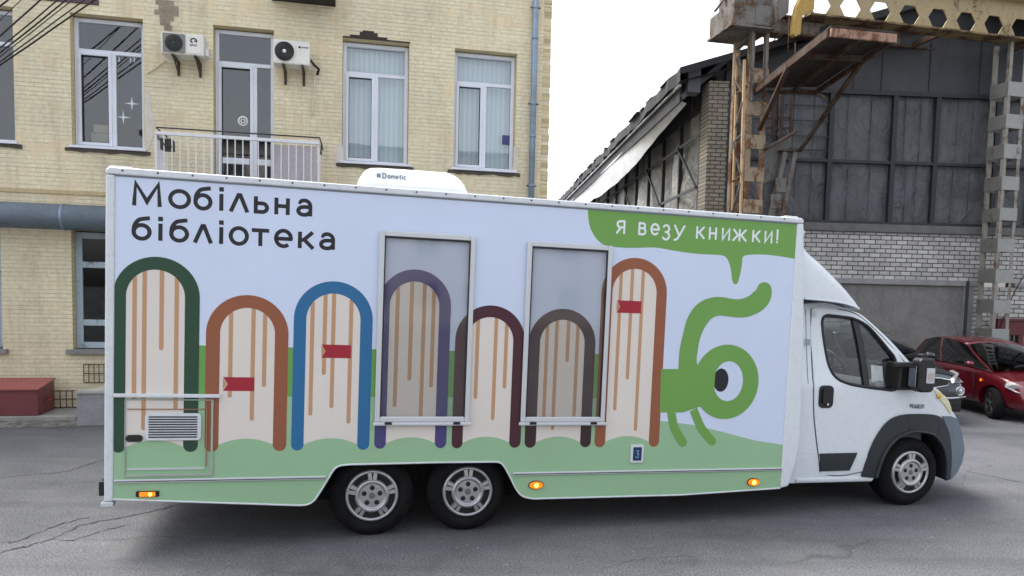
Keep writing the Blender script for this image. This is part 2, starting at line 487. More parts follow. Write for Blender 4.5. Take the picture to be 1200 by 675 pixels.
_bx = BLIND.xz()
_wv = BLIND.new('ShaderNodeTexWave', wave_type='BANDS', bands_direction='X'); _wv.inputs['Scale'].default_value = 3.6; BLIND.link(_bx, _wv.inputs['Vector'])
BLIND.set(Base_Color=BLIND.mix(_wv.outputs['Fac'], s2l((196, 210, 218)), s2l((214, 224, 230))), Roughness=.8)
BLIND = BLIND.mat
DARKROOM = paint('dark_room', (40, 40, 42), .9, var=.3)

bld = thing('apartment_building', 'cream yellow brick building with white plastic windows and a balcony behind the truck', 'building', BF)
X0, X1, ZT, DEPTH = -9.0, 8.073, 11.5, 12.0
def fx(x, y, d=0): return BF.hit(x, y, d)[0]
def fz(x, y, d=0): return BF.hit(x, y, d)[1]
UP0, UP1 = 4.30, 6.40
wins = []   # x0,x1,z0,z1,kind
w1 = (.245, 1.308, UP0, UP1); w0 = (-1.66, -.56, UP0, UP1)
wd = (fx(250, 100), fx(321, 100), 3.42, fz(285, 32)); w3 = (4.434, 5.556, UP0, UP1); w4 = (6.347, 7.461, UP0, UP1)
l1 = (.21, 1.36, 1.06, 3.0); l0 = (-1.95, -.80, 1.06, 3.0)
ups = [(a[0], a[1], 7.55, 9.6) for a in (w0, w1, w3, w4)]
holes = [w0, w1, wd, w3, w4, l0, l1] + ups
wm = MB()
xc = sorted(set([X0, X1] + [h[0] for h in holes] + [h[1] for h in holes]))
zc = sorted(set([0, ZT] + [h[2] for h in holes] + [h[3] for h in holes]))
for xa, xb in zip(xc, xc[1:]):
    for za, zb in zip(zc, zc[1:]):
        mx, mz = (xa + xb) / 2, (za + zb) / 2
        if any(h[0] < mx < h[1] and h[2] < mz < h[3] for h in holes): continue
        wm.add([(xa, 0, za), (xb, 0, za), (xb, 0, zb), (xa, 0, zb)], [(0, 1, 2, 3)], 0)
REV = .16
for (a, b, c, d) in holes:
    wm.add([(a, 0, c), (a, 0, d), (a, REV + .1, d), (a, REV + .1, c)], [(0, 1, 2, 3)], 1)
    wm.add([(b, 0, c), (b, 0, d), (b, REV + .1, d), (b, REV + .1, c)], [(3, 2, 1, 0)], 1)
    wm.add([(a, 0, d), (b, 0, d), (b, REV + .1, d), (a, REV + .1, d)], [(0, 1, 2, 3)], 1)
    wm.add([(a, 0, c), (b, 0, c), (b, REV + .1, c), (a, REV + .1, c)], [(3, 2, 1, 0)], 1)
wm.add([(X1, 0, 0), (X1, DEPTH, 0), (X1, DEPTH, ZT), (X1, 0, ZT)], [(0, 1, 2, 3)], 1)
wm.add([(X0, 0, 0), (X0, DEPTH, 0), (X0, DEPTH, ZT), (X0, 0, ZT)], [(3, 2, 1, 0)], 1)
wm.add([(X0, DEPTH, 0), (X1, DEPTH, 0), (X1, DEPTH, ZT), (X0, DEPTH, ZT)], [(3, 2, 1, 0)], 0)
wm.build('wall', [YB, YBS], bld)
rf = MB(); rf.box(X0 - .3, X1 + .3, -.35, DEPTH + .3, ZT, ZT + .25); rf.build('roof', concrete('roof_edge', (120, 116, 110)), bld)
# the uneven, chipped corner of the wall
cq = MB()
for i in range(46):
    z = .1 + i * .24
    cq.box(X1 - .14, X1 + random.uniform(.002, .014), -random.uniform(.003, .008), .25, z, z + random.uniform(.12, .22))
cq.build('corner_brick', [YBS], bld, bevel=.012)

def pvc_window(x0, x1, z0, z1, tr, mull, blind=True, blind_top=None, room=True, frame=PVC, fw=.062, gl=GLW, sash_left=True, lower_rail=None, sill=True, name='window', roomdepth=1.3):
    y0 = REV; g = .004
    x0 += g; x1 -= g; z0 += .03; z1 -= .02
    m = MB()
    m.box(x0, x0 + fw, y0, y0 + .07, z0, z1); m.box(x1 - fw, x1, y0, y0 + .07, z0, z1)
    m.box(x0 + fw, x1 - fw, y0, y0 + .07, z1 - fw, z1); m.box(x0 + fw, x1 - fw, y0, y0 + .07, z0, z0 + fw)
    m.box(x0 + fw, x1 - fw, y0 - .003, y0 + .067, tr - fw / 2, tr + fw / 2)
    m.box(mull - fw * .6, mull + fw * .6, y0 - .006, y0 + .064, z0 + fw, tr - fw / 2)
    if lower_rail: m.box(x0 + fw, mull - fw * .6, y0, y0 + .065, lower_rail - .05, lower_rail + .05); m.box(mull + fw * .6, x1 - fw, y0, y0 + .065, lower_rail - .05, lower_rail + .05)
    w = m.build(name, frame, bld, bevel=.006)
    if sash_left:
        s = MB(); a, b, c, d = x0 + fw - .012, mull - fw * .6 + .012, z0 + fw - .012, tr - fw / 2 + .012; q = .05
        s.box(a, a + q, y0 - .02, y0 + .06, c, d); s.box(b - q, b, y0 - .02, y0 + .06, c, d)
        s.box(a + q, b - q, y0 - .02, y0 + .06, d - q, d); s.box(a + q, b - q, y0 - .02, y0 + .06, c, c + q)
        s.build('sash', frame, w, bevel=.006)
        gk = MB(); a += q; b -= q; c += q; d -= q; k = .008
        gk.box(a, a + k, y0 - .012, y0 + .05, c, d); gk.box(b - k, b, y0 - .012, y0 + .05, c, d); gk.box(a + k, b - k, y0 - .012, y0 + .05, d - k, d)
        gk.box(a + k, b - k, y0 - .012, y0 + .05, c, c + k); gk.build('gasket', PVCG, w)
    p = MB()
    for (a, b, c, d) in ((x0 + fw, x1 - fw, tr + fw / 2, z1 - fw), (x0 + fw, mull - fw * .6, z0 + fw, tr - fw / 2), (mull + fw * .6, x1 - fw, z0 + fw, tr - fw / 2)):
        p.box(a - .01, b + .01, y0 + .03, y0 + .038, c - .01, d + .01)
    p.build('pane', gl, w)
    if blind:
        b_ = MB(); n = 26; bt = blind_top or z1 - .05
        vs = []
        for i in range(n * 2 + 1):
            t = i / (n * 2); xx = x0 + .05 + (x1 - x0 - .1) * t; yy = y0 + .16 + (.003 if i % 2 else 0)
            vs += [(xx, yy, z0 + .05), (xx, yy, bt)]
        b_.add(vs, [(2 * i, 2 * i + 2, 2 * i + 3, 2 * i + 1) for i in range(n * 2)])
        b_.build('blind', BLIND, w)
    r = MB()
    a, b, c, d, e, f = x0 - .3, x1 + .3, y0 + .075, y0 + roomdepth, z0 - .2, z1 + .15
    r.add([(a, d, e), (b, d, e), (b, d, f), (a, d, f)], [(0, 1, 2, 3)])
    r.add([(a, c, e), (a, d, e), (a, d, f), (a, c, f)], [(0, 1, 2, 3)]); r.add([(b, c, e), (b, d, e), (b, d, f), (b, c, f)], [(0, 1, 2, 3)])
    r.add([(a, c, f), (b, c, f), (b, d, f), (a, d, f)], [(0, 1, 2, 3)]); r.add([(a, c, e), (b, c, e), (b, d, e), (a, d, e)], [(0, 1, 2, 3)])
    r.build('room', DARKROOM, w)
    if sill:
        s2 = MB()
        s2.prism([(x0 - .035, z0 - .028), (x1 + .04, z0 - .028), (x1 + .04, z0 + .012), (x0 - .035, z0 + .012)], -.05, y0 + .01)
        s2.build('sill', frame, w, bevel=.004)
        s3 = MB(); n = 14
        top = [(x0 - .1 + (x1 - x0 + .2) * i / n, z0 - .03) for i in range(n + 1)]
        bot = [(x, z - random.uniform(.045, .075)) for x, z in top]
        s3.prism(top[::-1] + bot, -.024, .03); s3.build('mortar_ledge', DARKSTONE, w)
    return w
TR = 5.872
wA = pvc_window(*w0, TR, (w0[0] + w0[1]) / 2 - .03, blind=False)
wB = pvc_window(*w1, TR, .245 + (132.5 - 84) / 85 * 1.063 - .03, blind=False)
wC = pvc_window(*w3, fz(440, 85), 5.0, blind=True)
wD = pvc_window(*w4, fz(565, 96), 6.91, blind=True)
for h in ups: pvc_window(*h, h[2] + 1.5, (h[0] + h[1]) / 2)
# paper stars hanging in the first window, boxes standing in it
STAR = paint('white_paper', (235, 236, 238), .7)
m = MB()
for (cx, cy, r) in ((144.6, 137.4, 9), (154.6, 121.5, 9)):
    sx, sz = BF.hit(cx, cy, REV + .05); q = r / 78
    pts = []
    for k in range(8):
        rr = q if k % 2 == 0 else q * .17
        pts.append((sx + rr * sin(k * pi / 4), sz + rr * cos(k * pi / 4)))
    m.prism(pts, REV + .045, REV + .05)
for (px, y0, y1) in ((139.5, 66, 73), (153, 66, 73), (157.5, 66, 73)):
    a = BF.hit(px, y0, REV + .05); b = BF.hit(px, y1, REV + .05)
    m.prism([(a[0] - .012, a[1]), (a[0] + .012, a[1]), (b[0] + .006, b[1]), (b[0] - .006, b[1])], REV + .045, REV + .05)
m.build('window_sticker', STAR, wB)
m = MB(); m.box(.42, .72, .35, .6, 4.33, 4.62, 0); m.box(.46, .74, .33, .55, 4.625, 4.75, 0)
m.build('stacked_box', paint('cardboard', (150, 138, 120), .8), wB)
m = MB(); a = BF.hit(589, 158, REV); b = BF.hit(601.5, 170, REV)
m.box(a[0], b[0], REV + .022, REV + .027, b[1], a[1]); m.build('window_sticker', paint('navy_sticker', (58, 64, 120), .5), wD)

# balcony door
x0, x1, z0, z1 = wd
wE = pvc_window(x0, x1, z0, z1, fz(285, 72.5), x0 + (297 - 250) / 71 * (x1 - x0), blind=False, lower_rail=fz(280, 187), sill=False, name='balcony_door')
m = MB(); cx, cz = BF.hit(284.5, 141.5, REV)
m.lathe([(.058, 0), (.085, 0), (.085, -.004), (.058, -.004)], 24, c=(cx, REV + .026, cz))
for k in range(6):
    a = k * pi / 3; m.box(cx + .035 * cos(a) - .012, cx + .035 * cos(a) + .012, REV + .022, REV + .026, cz + .03 * sin(a) - .012, cz + .03 * sin(a) + .012)
m.build('door_sticker', STAR, wE)

# balcony
bal = MB(); bd = -.85
bx0, bx1 = fx(181, 160, bd), fx(374.5, 165, bd)
bz = 3.32
bal.box(bx0, bx1, bd, 0, bz, bz + .14)
bal = bal.build('balcony', concrete('balcony_slab', (170, 165, 155)), bld, bevel=.01)
RAILW = paint('white_rail', (222, 223, 228), .5, dirt=.12); RAILD = paint('dark_rail', (52, 48, 46), .5, dirt=.3)
tz = (fz(182, 156, bd) + fz(374, 167, bd)) / 2
m = MB()
m.box(bx0, bx1, bd, bd + .04, tz - .025, tz + .025); m.box(bx0, bx1, bd, bd + .03, bz + .22, bz + .25)
m.box(bx0, bx0 + .035, bd + .041, -.002, tz - .02, tz + .02); m.box(bx1 - .035, bx1, bd + .041, -.002, tz - .02, tz + .02)
m.build('handrail', RAILW, bal, bevel=.006)
m = MB(); n = 21
for i in range(n + 1):
    x = bx0 + .015 + (bx1 - bx0 - .03) * i / n
    r = .014 if i % 7 == 0 else .0075
    m.box(x - r, x + r, bd + .012, bd + .012 + 2 * r, bz + .14, tz - .026)
for k in range(1, 6):
    for x in (bx0 + .017, bx1 - .017):
        y = bd + .85 * k / 6; m.box(x - .008, x + .008, y - .008, y + .008, bz + .14, tz - .02)
m.build('baluster', RAILW, bal)
m = MB()
m.tube([(bx0 - .01, -.01, tz + .10), (bx0 - .01, bd * .55, tz + .10), (bx0 + .02, bd + .02, tz + .085), (bx1, bd + .02, tz + .085), (bx1 + .02, bd * .7, tz + .05), (bx1 + .02, -.01, tz + .05)], .012, 6)
m.tube([(bx1, bd + .02, tz + .085), (bx1 + .03, bd - .03, tz - .02), (bx1 + .02, bd + .1, tz - .16), (bx1, bd + .3, tz - .1)], .011, 6)
m.tube([(bx0, bd + .1, tz - .03), (bx0 + .15, bd - .02, tz - .18), (bx0 + .25, bd - .03, tz - .2)], .012, 6)
m.build('wire_rail', RAILD, bal)
m = MB(); a = fx(320, 190, bd); m.box(a, bx1 - .05, bd + .06, bd + .075, bz + .25, tz - .06)
m.build('screen_panel', concrete('lilac_board', (190, 182, 186), .12, 2, stain=.3), bal)
m = MB(); a, z = BF.hit(190, 163, bd); m.box(a - .05, a + .12, bd + .08, bd + .3, z - .14, z + .03); m.build('meter_box', RAILD, bal, bevel=.01)

# balcony of the floor above, dark all over
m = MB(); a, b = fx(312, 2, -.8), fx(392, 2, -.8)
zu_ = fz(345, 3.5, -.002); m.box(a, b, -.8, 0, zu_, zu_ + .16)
m.build('upper_balcony', concrete('dark_slab', (58, 54, 52)), bld, bevel=.01)
# old dark brick lintel over the first window, shade strips and a small block over the third
DKB = brick('dark_brick', (96, 80, 86), (112, 94, 96), (70, 60, 60), .235, .078, .008, stain=.3)
m = MB(); m.box(fx(40, 4), fx(116, 4), -.012, .02, fz(80, 3), 7.0); m.build('brick_lintel', DKB, bld)
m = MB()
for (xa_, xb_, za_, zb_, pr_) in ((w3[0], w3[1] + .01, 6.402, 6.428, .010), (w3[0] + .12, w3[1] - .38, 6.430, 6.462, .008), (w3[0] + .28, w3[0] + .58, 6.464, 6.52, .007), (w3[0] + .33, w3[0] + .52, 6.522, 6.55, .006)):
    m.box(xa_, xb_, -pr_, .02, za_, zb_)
m.build('reveal_shade_and_block', concrete('reveal_shade_dark', (70, 62, 58)), bld)  # dark strips built to stand for the reveal's shade, small block on top
def patch(name, px, mat, d=-.006):
    pts = [BF.hit(x, y) for x, y in px]; pts = smooth_path(pts, 5, True)
    pts = [(x + random.uniform(-.008, .008), z + random.uniform(-.008, .008)) for x, z in pts]
    MB().prism(pts, d, .01).build(name, mat, bld)
m = MB()
for k, (a_, b_) in enumerate(((-3, 2), (-2, 3), (-3, 3), (-2, 2), (-2, 1), (-1, 1))):
    x_, z_ = BF.hit(196, 2); z_ += .02 - k * .079
    m.box(x_ + a_ * .058 + random.uniform(-.02, .02), x_ + b_ * .058 + random.uniform(-.02, .02), -.004 - .001 * k, .01, z_ - .079, z_)
m.build('chipped_plaster', concrete('old_plaster', (150, 140, 122), .35, 5, bump=.8), bld)
patch('plaster_patch', [(170, 108), (176, 112), (178, 130), (181, 150), (177, 168), (171, 172)], PLASTER)
patch('plaster_patch', [(396, 168), (402, 172), (401, 194), (393, 192)], PLASTER)
patch('plaster_patch', [(603, 172), (607, 182), (606, 202), (601, 205)], PLASTER)

# lower windows: old pale blue wood with a lattice behind
def wood_window(x0, x1, z0, z1):
    w = pvc_window(x0, x1, z0, z1, z0 + (z1 - z0) * .72, (x0 + x1) / 2 + .1, blind=False, frame=BLUEWOOD, fw=.1, gl=GLD, sash_left=False, lower_rail=z0 + .45, sill=False, name='window')
    s = MB(); s.box(x0 - .08, x1 + .08, -.1, REV, z0 - .05, z0 + .02); s.build('sill', concrete('grey_sill', (140, 138, 136)), w, bevel=.006)
    g = MB(); n = 9
    for i in range(-n, n):
        for sg in (1, -1):
            a = (x0 + .1 + (x1 - x0 - .2) * (i / n), z0 + .45); 
            p0 = Vector((a[0], REV + .12, a[1])); p1 = p0 + Vector(((z1 - z0) * .55 * .8 * 1, 0, (z1 - z0) * .4))
            if sg < 0: p0.x, p1.x = x0 + x1 - p0.x, x0 + x1 - p1.x
            t0 = 0; t1 = 1
            lo, hi = x0 + .1, x1 - .1
            dx = p1.x - p0.x
            ta, tb = sorted(((lo - p0.x) / dx, (hi - p0.x) / dx)); t0 = max(0, ta); t1 = min(1, tb)
            if t1 - t0 < .05: continue
            g.tube([p0.lerp(p1, t0), p0.lerp(p1, t1)], .006, 4, cap=False)
    g.build('lattice', RAILD, w)
wood_window(*l1); wood_window(*l0)

# downpipe
GALV = paint('galvanised', (134, 150, 168), .42, .55, var=.15, scale=4, dirt=.15)
dpx = fx(625.5, 100, -.1)
m = MB(); m.tube([(dpx, -.1, .35), (dpx, -.1, 11.4)], .053, 16)
dp = m.build('downpipe', GALV, bld)
m = MB(); m.tube([(dpx, -.1, .5), (dpx, -.1, .36), (dpx, -.22, .2)], .054, 14); m.build('outlet', GALV, dp)
for yy in (9, 45, 122, 160, 218):
    m = MB(); z = fz(626, yy, -.1)
    m.lathe([(.0535, -.02), (.061, -.018), (.061, .018), (.0535, .02)], 16, c=(dpx, -.1, z), axis='z')
    if yy in (9, 122, 218): m.box(dpx - .09, dpx + .09, -.11, -.09, z - .012, z + .012, 1); m.box(dpx - .01, dpx + .01, -.05, 0, z - .01, z + .01, 1)
    m.build('bracket', [GALV, RAILD], dp)

# wide band below the pipe
m = MB(); m.box(X0, X1 - .2, -.02, .0, 3.56, 3.62); m.build('string_course', concrete('course', (196, 178, 140)), bld)
# basement window grilles
GRB = rusty('rusty_grille', (150, 120, 100), (96, 66, 48), .7)
def grille(p0, p1, nx_, nz_):
    a = BF.hit(*p0, -.03); b = BF.hit(*p1, -.03); m = MB()
    for i in range(nx_ + 1):
        x = a[0] + (b[0] - a[0]) * i / nx_; m.tube([(x, -.03, b[1]), (x, -.03, a[1])], .007, 5)
    for i in range(nz_ + 1):
        z = b[1] + (a[1] - b[1]) * i / nz_; m.tube([(a[0], -.03, z), (b[0], -.03, z)], .007, 5)
    m.build('grille', GRB, bld)
grille((56, 458), (92, 477), 5, 2); grille((98, 427), (128, 448), 5, 2)

# ------------------------------------------------------------------ air conditioners
ACW = paint('ac_casing', (226, 224, 216), .4, dirt=.12); ACD = paint('ac_grille', (84, 86, 84), .5, .2); BLK = paint('black_plastic', (24, 24, 26), .45)
STEEL = rusty('dark_bracket', (92, 86, 80), (90, 64, 46), .5)
def ac_unit(p0, p1, label, fan_left, bare):
    d = -.42
    a = BF.hit(*p0, d); b = BF.hit(*p1, d)
    w, h = b[0] - a[0], a[1] - b[1]
    t = bpy.data.objects.new('air_conditioner', None); COL.objects.link(t)
    t.matrix_world = BF.M @ Matrix.Translation((a[0], d, b[1]))
    tag(t, label, 'air conditioner', 'air conditioner units on the yellow facade')
    m = MB(); m.box(0, w, 0, .3, 0, h); m.build('casing', ACW, t, bevel=.02, seg=3)
    fxx = w * (.31 if fan_left else .36); r = h * .39
    if not bare:
        m = MB()
        m.box(w * .05, w * .57, -.012, -.001, h * .06, h * .95)
        m.build('fan_recess', paint('fan_grey', (126, 128, 124), .5), t, bevel=.01)
    m = MB(); m.lathe([(r, -.014), (r, -.018), (.0, -.018)], 40, c=(fxx, 0, h * .5)); m.build('fan_opening', BLK, t)
    m = MB()
    for k in range(1, 8):
        rr = r * k / 7; m.tube([(fxx + rr * cos(2 * pi * i / 28), -.026, h * .5 + rr * sin(2 * pi * i / 28)) for i in range(28)], .0035, 4, closed=True)
    for k in range(24):
        q = 2 * pi * k / 24; m.tube([(fxx + r * .2 * cos(q), -.026, h * .5 + r * .2 * sin(q)), (fxx + r * 1.02 * cos(q), -.026, h * .5 + r * 1.02 * sin(q))], .003, 4)
    m.build('fan_guard', ACD, t)
    m = MB(); m.lathe([(r * (.2 if bare else .12), -.03), (r * (.2 if bare else .12), -.036), (0, -.038)], 20, c=(fxx, 0, h * .5)); m.build('hub', ACW if bare else ACD, t)
    if not bare:
        m = MB(); m.box(w * .6, w * .93, -.008, -.001, h * .08, h * .94); m.build('front_panel', ACW, t, bevel=.006)
        m = MB(); cx, cz, q = w * .765, h * .68, h * .13
        m.stroke(arc(cx, cz, q, q * .8, 250, -40, 16), q * .5, -.0095); m.stroke([(cx + q * .1, cz - q * .1), (cx + q * 1.0, cz - q * .1)], q * .45, -.0098)
        lw = w * .045
        for k in range(4):
            lx = w * .68 + k * lw; z0_, z1_ = h * .44, h * .50
            if k in (0,): m.stroke([(lx + lw * .7, z1_), (lx, z1_), (lx, z0_), (lx + lw * .7, z0_), (lx + lw * .7, (z0_ + z1_) / 2), (lx + lw * .3, (z0_ + z1_) / 2)], .006, -.0095)
            elif k == 1: m.stroke([(lx, z0_), (lx, z1_), (lx + lw * .7, z1_), (lx + lw * .7, (z0_ + z1_) / 2), (lx, (z0_ + z1_) / 2), (lx + lw * .7, z0_)], .006, -.0095)
            else:
                m.stroke([(lx + lw * .7, z1_), (lx, z1_), (lx, z0_), (lx + lw * .7, z0_)], .006, -.0095); m.stroke([(lx, (z0_ + z1_) / 2), (lx + lw * .5, (z0_ + z1_) / 2)], .006, -.0098)
        m.build('logo', BLK, t)
        m = MB(); m.box(w + .002, w + .06, .06, .24, h * .05, h * .4); m.build('valve_cover', ACW, t, bevel=.02, seg=3)
    else:
        m = MB(); m.lathe([(.02, -.002), (.0, -.003)], 14, c=(w * .72, 0, h * .73))
        for k in range(4): m.box(w * .78 + k * .028, w * .78 + k * .028 + .018, -.003, -.001, h * .70, h * .76)
        m.build('logo', BLK, t)
        m = MB(); m.tube([(w + .03, .2, h * .2), (w + .07, .3, h * .1), (w + .06, .36, -.1), (w + .03, .4, -.6), (w + .02, .4, -.72)], .012, 6); m.build('drain_hose', paint('white_hose', (214, 208, 190), .5), t)
        m = MB(); m.tube([(w, .15, h * .35), (w + .06, .2, h * .2), (w + .13, .36, h * .14), (w + .1, .41, -.02)], .02, 7); m.build('pipe', BLK, t)
    for x in (w * .28, w * .8):
        m = MB(); m.box(x - .02, x + .02, -.03, .415, -.035, -.003); m.bar((x, .05, -.03), (x, .40, -.20), .03, .02, up=(1, 0, 0)); m.box(x - .02, x + .02, .395, .415, -.23, -.035)
        m.build('bracket', STEEL, t)
    return t
ac_unit((188, 36.5), (239, 66), 'white air conditioner with a square panel and logo, left of the balcony door', True, False)
ac_unit((320, 45), (363, 77), 'white air conditioner with a dark round fan and pale hub, right of the balcony door', True, True)
m = MB(); p = [BF.hit(x, y, -.03) for x, y in ((173, 86), (180, 82), (195, 71))]
m.tube([(a, -.03, b) for a, b in p], .012, 6)
put(tag(m.build('drain_hose', paint('beige_hose', (196, 186, 160), .5)), 'thin beige drain hose from the left air conditioner to the window edge', 'hose'), BF)

# ------------------------------------------------------------------ heating pipe along the facade
d = -.38; za = fz(60, 238.5, d); zb = fz(60, 269, d); r = (za - zb) / 2; zc_ = (za + zb) / 2
m = MB(); m.tube([(-9, d, zc_), (4.5, d, zc_)], r, 28)
pp = m.build('heating_pipe', paint('pipe_jacket', (104, 116, 126), .5, .2, var=.14, dirt=.25)); put(pp, BF)
tag(pp, 'thick grey horizontal heating pipe running along the yellow facade', 'pipe')
m = MB()
for x in (-5, -2.2, .25, 3):
    m.tube([(x - .02, d, zc_), (x + .02, d, zc_)], r + .008, 28)
m.build('strap', GALV, pp)
m = MB()
for x in (-5, -2.2, 3): m.box(x - .03, x + .03, d, -.0, zc_ - r - .06, zc_ - r - .012)
m.build('bracket', STEEL, pp)

# ------------------------------------------------------------------ pavement by the wall, step block, box
CONC = concrete('old_concrete', (150, 148, 142), .22, 1.6); CONC2 = concrete('grey_concrete', (146, 146, 150), .2, 2.0)
e = BF.loc(ground(45, 487.5, .13)); fy = e.y
m = MB(); m.box(-9, fx(90, 480, fy), fy, -.002, .0, .13)
o = m.build('pavement', CONC, bevel=.02); put(o, BF); structure(o)
# crumbling dirt strip in front of the kerb
DIRT = NT('dirt'); dn = DIRT.noise(9, 6, .75); DIRT.set(Base_Color=DIRT.ramp(dn, [(.3, (.06, .056, .05)), (.5, (.15, .145, .13)), (.72, (.34, .33, .31))]), Roughness=.95); DIRT.bump(dn, .9, .03)
m = MB(); n = 60; L = []; R2 = []; Mi = []
for i in range(n + 1):
    x = -9 + i * (9 + fx(92, 495, fy - .3)) / n
    L.append((x, fy + .01, .05 + random.uniform(0, .03))); Mi.append((x, fy - .12 + random.uniform(-.04, .04), .03 + random.uniform(0, .03))); R2.append((x, fy - .28 + random.uniform(-.1, .1), .004))
m.loft([L, Mi, R2][::-1], smooth=False)
o = m.build('dirt_strip', DIRT.mat); put(o, BF); structure(o)
a0 = fx(89.5, 470, fy - .22)
m = MB(); m.prism([(a0, 0), (a0 + 2.2, 0), (a0 + 2.2, .5), (a0, .5)], fy - .22, -.62)
o = m.build('concrete_step', CONC2, bevel=.015); tag(o, 'plain grey concrete block with sloping top behind the back of the truck', 'step'); put(o, BF)
m = MB(); zt = .50
m.add([(a0 - .02, fy - .24, zt), (a0 + 2.2, fy - .24, zt), (a0 + 2.2, -.6, zt + .06), (a0 + .55, -.6, zt + .06), (a0 - .02, fy - .24, zt + .04), (a0 + 2.2, fy - .24, zt + .04), (a0 + 2.2, -.6, zt + .1), (a0 + .55, -.6, zt + .1)],
      [(0, 1, 5, 4), (4, 5, 6, 7), (0, 4, 7, 3), (1, 2, 6, 5), (2, 3, 7, 6)])
m.build('step_top', concrete('step_cap', (176, 174, 168), .15, 2), o)
REDB = paint('maroon_box_paint', (112, 52, 56), .45, var=.1, dirt=.2); REDT = paint('pale_red_lid', (158, 84, 82), .5, var=.1, dirt=.15)  # lid in a paler red than the body
d0 = -.80; xr = fx(44.3, 470, d0); zl = fz(44, 456, d0)
t = thing('storage_box', 'maroon metal box with a sloping lid on the pavement by the wall', 'storage box', BF)
m = MB(); m.prism([(xr - 1.7, .135), (xr, .135), (xr, zl - .02), (xr - 1.7, zl - .02)], d0, -.15)
m.build('body', REDB, t, bevel=.006)
m = MB()
zb2 = zl + .09
m.add([(xr - 1.72, d0 - .03, zl - .015), (xr + .02, d0 - .03, zl - .015), (xr + .02, -.14, zb2 - .015), (xr - 1.72, -.14, zb2 - .015),
       (xr - 1.72, d0 - .03, zl + .008), (xr + .02, d0 - .03, zl + .008), (xr + .02, -.14, zb2 + .008), (xr - 1.72, -.14, zb2 + .008)],
      [(0, 1, 5, 4), (1, 2, 6, 5), (2, 3, 7, 6), (3, 0, 4, 7), (4, 5, 6, 7), (3, 2, 1, 0)])
m.build('lid', REDT, t)
m = MB(); m.add([(xr, d0 + .01, zl - .02), (xr, -.16, zl - .02), (xr, -.16, zb2 - .017)], [(0, 1, 2)]); m.build('gable', REDB, t)
m = MB(); m.tube([(xr + .008, d0 + .25, .32), (xr + .035, d0 + .3, .33), (xr + .035, d0 + .4, .33), (xr + .008, d0 + .45, .32)], .01, 6); m.build('handle', paint('red_handle', (170, 40, 44), .4), t)

# ------------------------------------------------------------------ overhead cables (top left)
CAB = paint('cable_black', (34, 33, 34), .6)
cabs = [((5, 37.5), (46.7, 0), .012), ((6, 51), (67.5, 0), .010), ((6, 57), (77.5, 0), .011), ((0, 66), (85, 0), .007), ((0, 72), (99, 0), .009), ((0, 76), (111, 0), .012), ((4, 20), (24, 0), .006), ((0, 7), (9, 0), .012)]
names = ['thickest black cable crossing the top left corner', 'black cable just below the thickest one', 'black cable in the middle of the bundle', 'thin dark wire below the middle cable',
         'thin dark wire next to the lowest cable', 'lowest black cable, reaching the top of the first window', 'thin grey wire high in the top left corner', 'short black cable at the very top left corner']
for (p, q, r), nm in zip(cabs, names):
    d = -1.2
    a = Vector((*p, 0)); b = Vector((*q, 0)); dr = (b - a).normalized()
    P = []
    for s_ in (-60, -20, 15, 45, 75, 105, 150):
        pt = a + dr * s_; sag = -.0009 * (s_ - 40) ** 2 + 1.2 if -20 < s_ < 110 else 0
        x, z = BF.hit(pt.x, pt.y, d); P.append((x, d, z - max(0, sag) * .006))
    m = MB(); m.tube(smooth_path(P, 4), r, 6)
    o = m.build('overhead_cable', CAB); put(o, BF); tag(o, nm, 'cable', 'cables in the top left corner')

# ------------------------------------------------------------------ old hall on the right
WB = brick('white_brick', (214, 212, 208), (180, 178, 176), (84, 82, 82), .27, .108, .011, stain=.35, bump=.8, smooth=.15)
WBS = brick('white_brick_side', (176, 168, 150), (150, 144, 132), (84, 80, 74), .27, .108, .014, axes=('Y', 'Z'), stain=.35, bump=.8)
CBR = brick('cream_brick', (170, 162, 148), (146, 140, 130), (90, 86, 80), .25, .095, .012, stain=.4, bump=.8)
SHEET = NT('grey_sheet'); _v = SHEET.xz(); _a = SHEET.noise(.5, 6, .7, _v); _b2 = SHEET.noise(1.0, 5, .6, SHEET.mapping(_v, (5, .3, 1)))
SHEET.set(Base_Color=SHEET.mix(1.0, SHEET.ramp(_a, [(.3, (.030, .034, .042)), (.7, (.055, .059, .070))]), SHEET.ramp(_b2, [(.35, .8), (.7, 1.15)]), 'MULTIPLY'), Roughness=.6); SHEET = SHEET.mat
TARP = NT('grey_tarpaulin'); _v = TARP.xz(); _a = TARP.noise(1.3, 6, .7, _v); _st = TARP.noise(1.0, 5, .6, TARP.mapping(_v, (7, .4, 1)))
_w = TARP.noise(2.2, 5, .6, TARP.mapping(_v, (1.6, 1, 1)), 1.6)
TARP.set(Base_Color=TARP.mix(1.0, TARP.ramp(_a, [(.3, (.075, .080, .090)), (.7, (.125, .131, .142))]), TARP.ramp(_st, [(.3, .85), (.7, 1.12)]), 'MULTIPLY'), Roughness=.55)
TARP.bump(_w, .9, .10); TARP = TARP.mat
TARPL = NT('pale_tarpaulin'); _v = TARPL.xz('Y', 'Z'); _a = TARPL.noise(.9, 6, .7, _v); _w = TARPL.noise(1.6, 6, .65, _v, 2.0)
TARPL.set(Base_Color=TARPL.ramp(_a, [(.3, (.20, .20, .195)), (.6, (.36, .355, .34)), (.75, (.5, .5, .48))]), Roughness=.45); TARPL.bump(_w, 1.0, .15); TARPL = TARPL.mat
WTARP = paint('white_tarp', (224, 227, 231), .5, var=.1, scale=1.2, dirt=.08, wave=.4)
DFR = paint('dark_frame', (40, 42, 48), .6, dirt=.2)
ROOFD = paint('dark_roof', (50, 50, 54), .8, var=.2, dirt=.2)
GREYC = concrete('grey_lintel', (148, 148, 150), .15, 2)
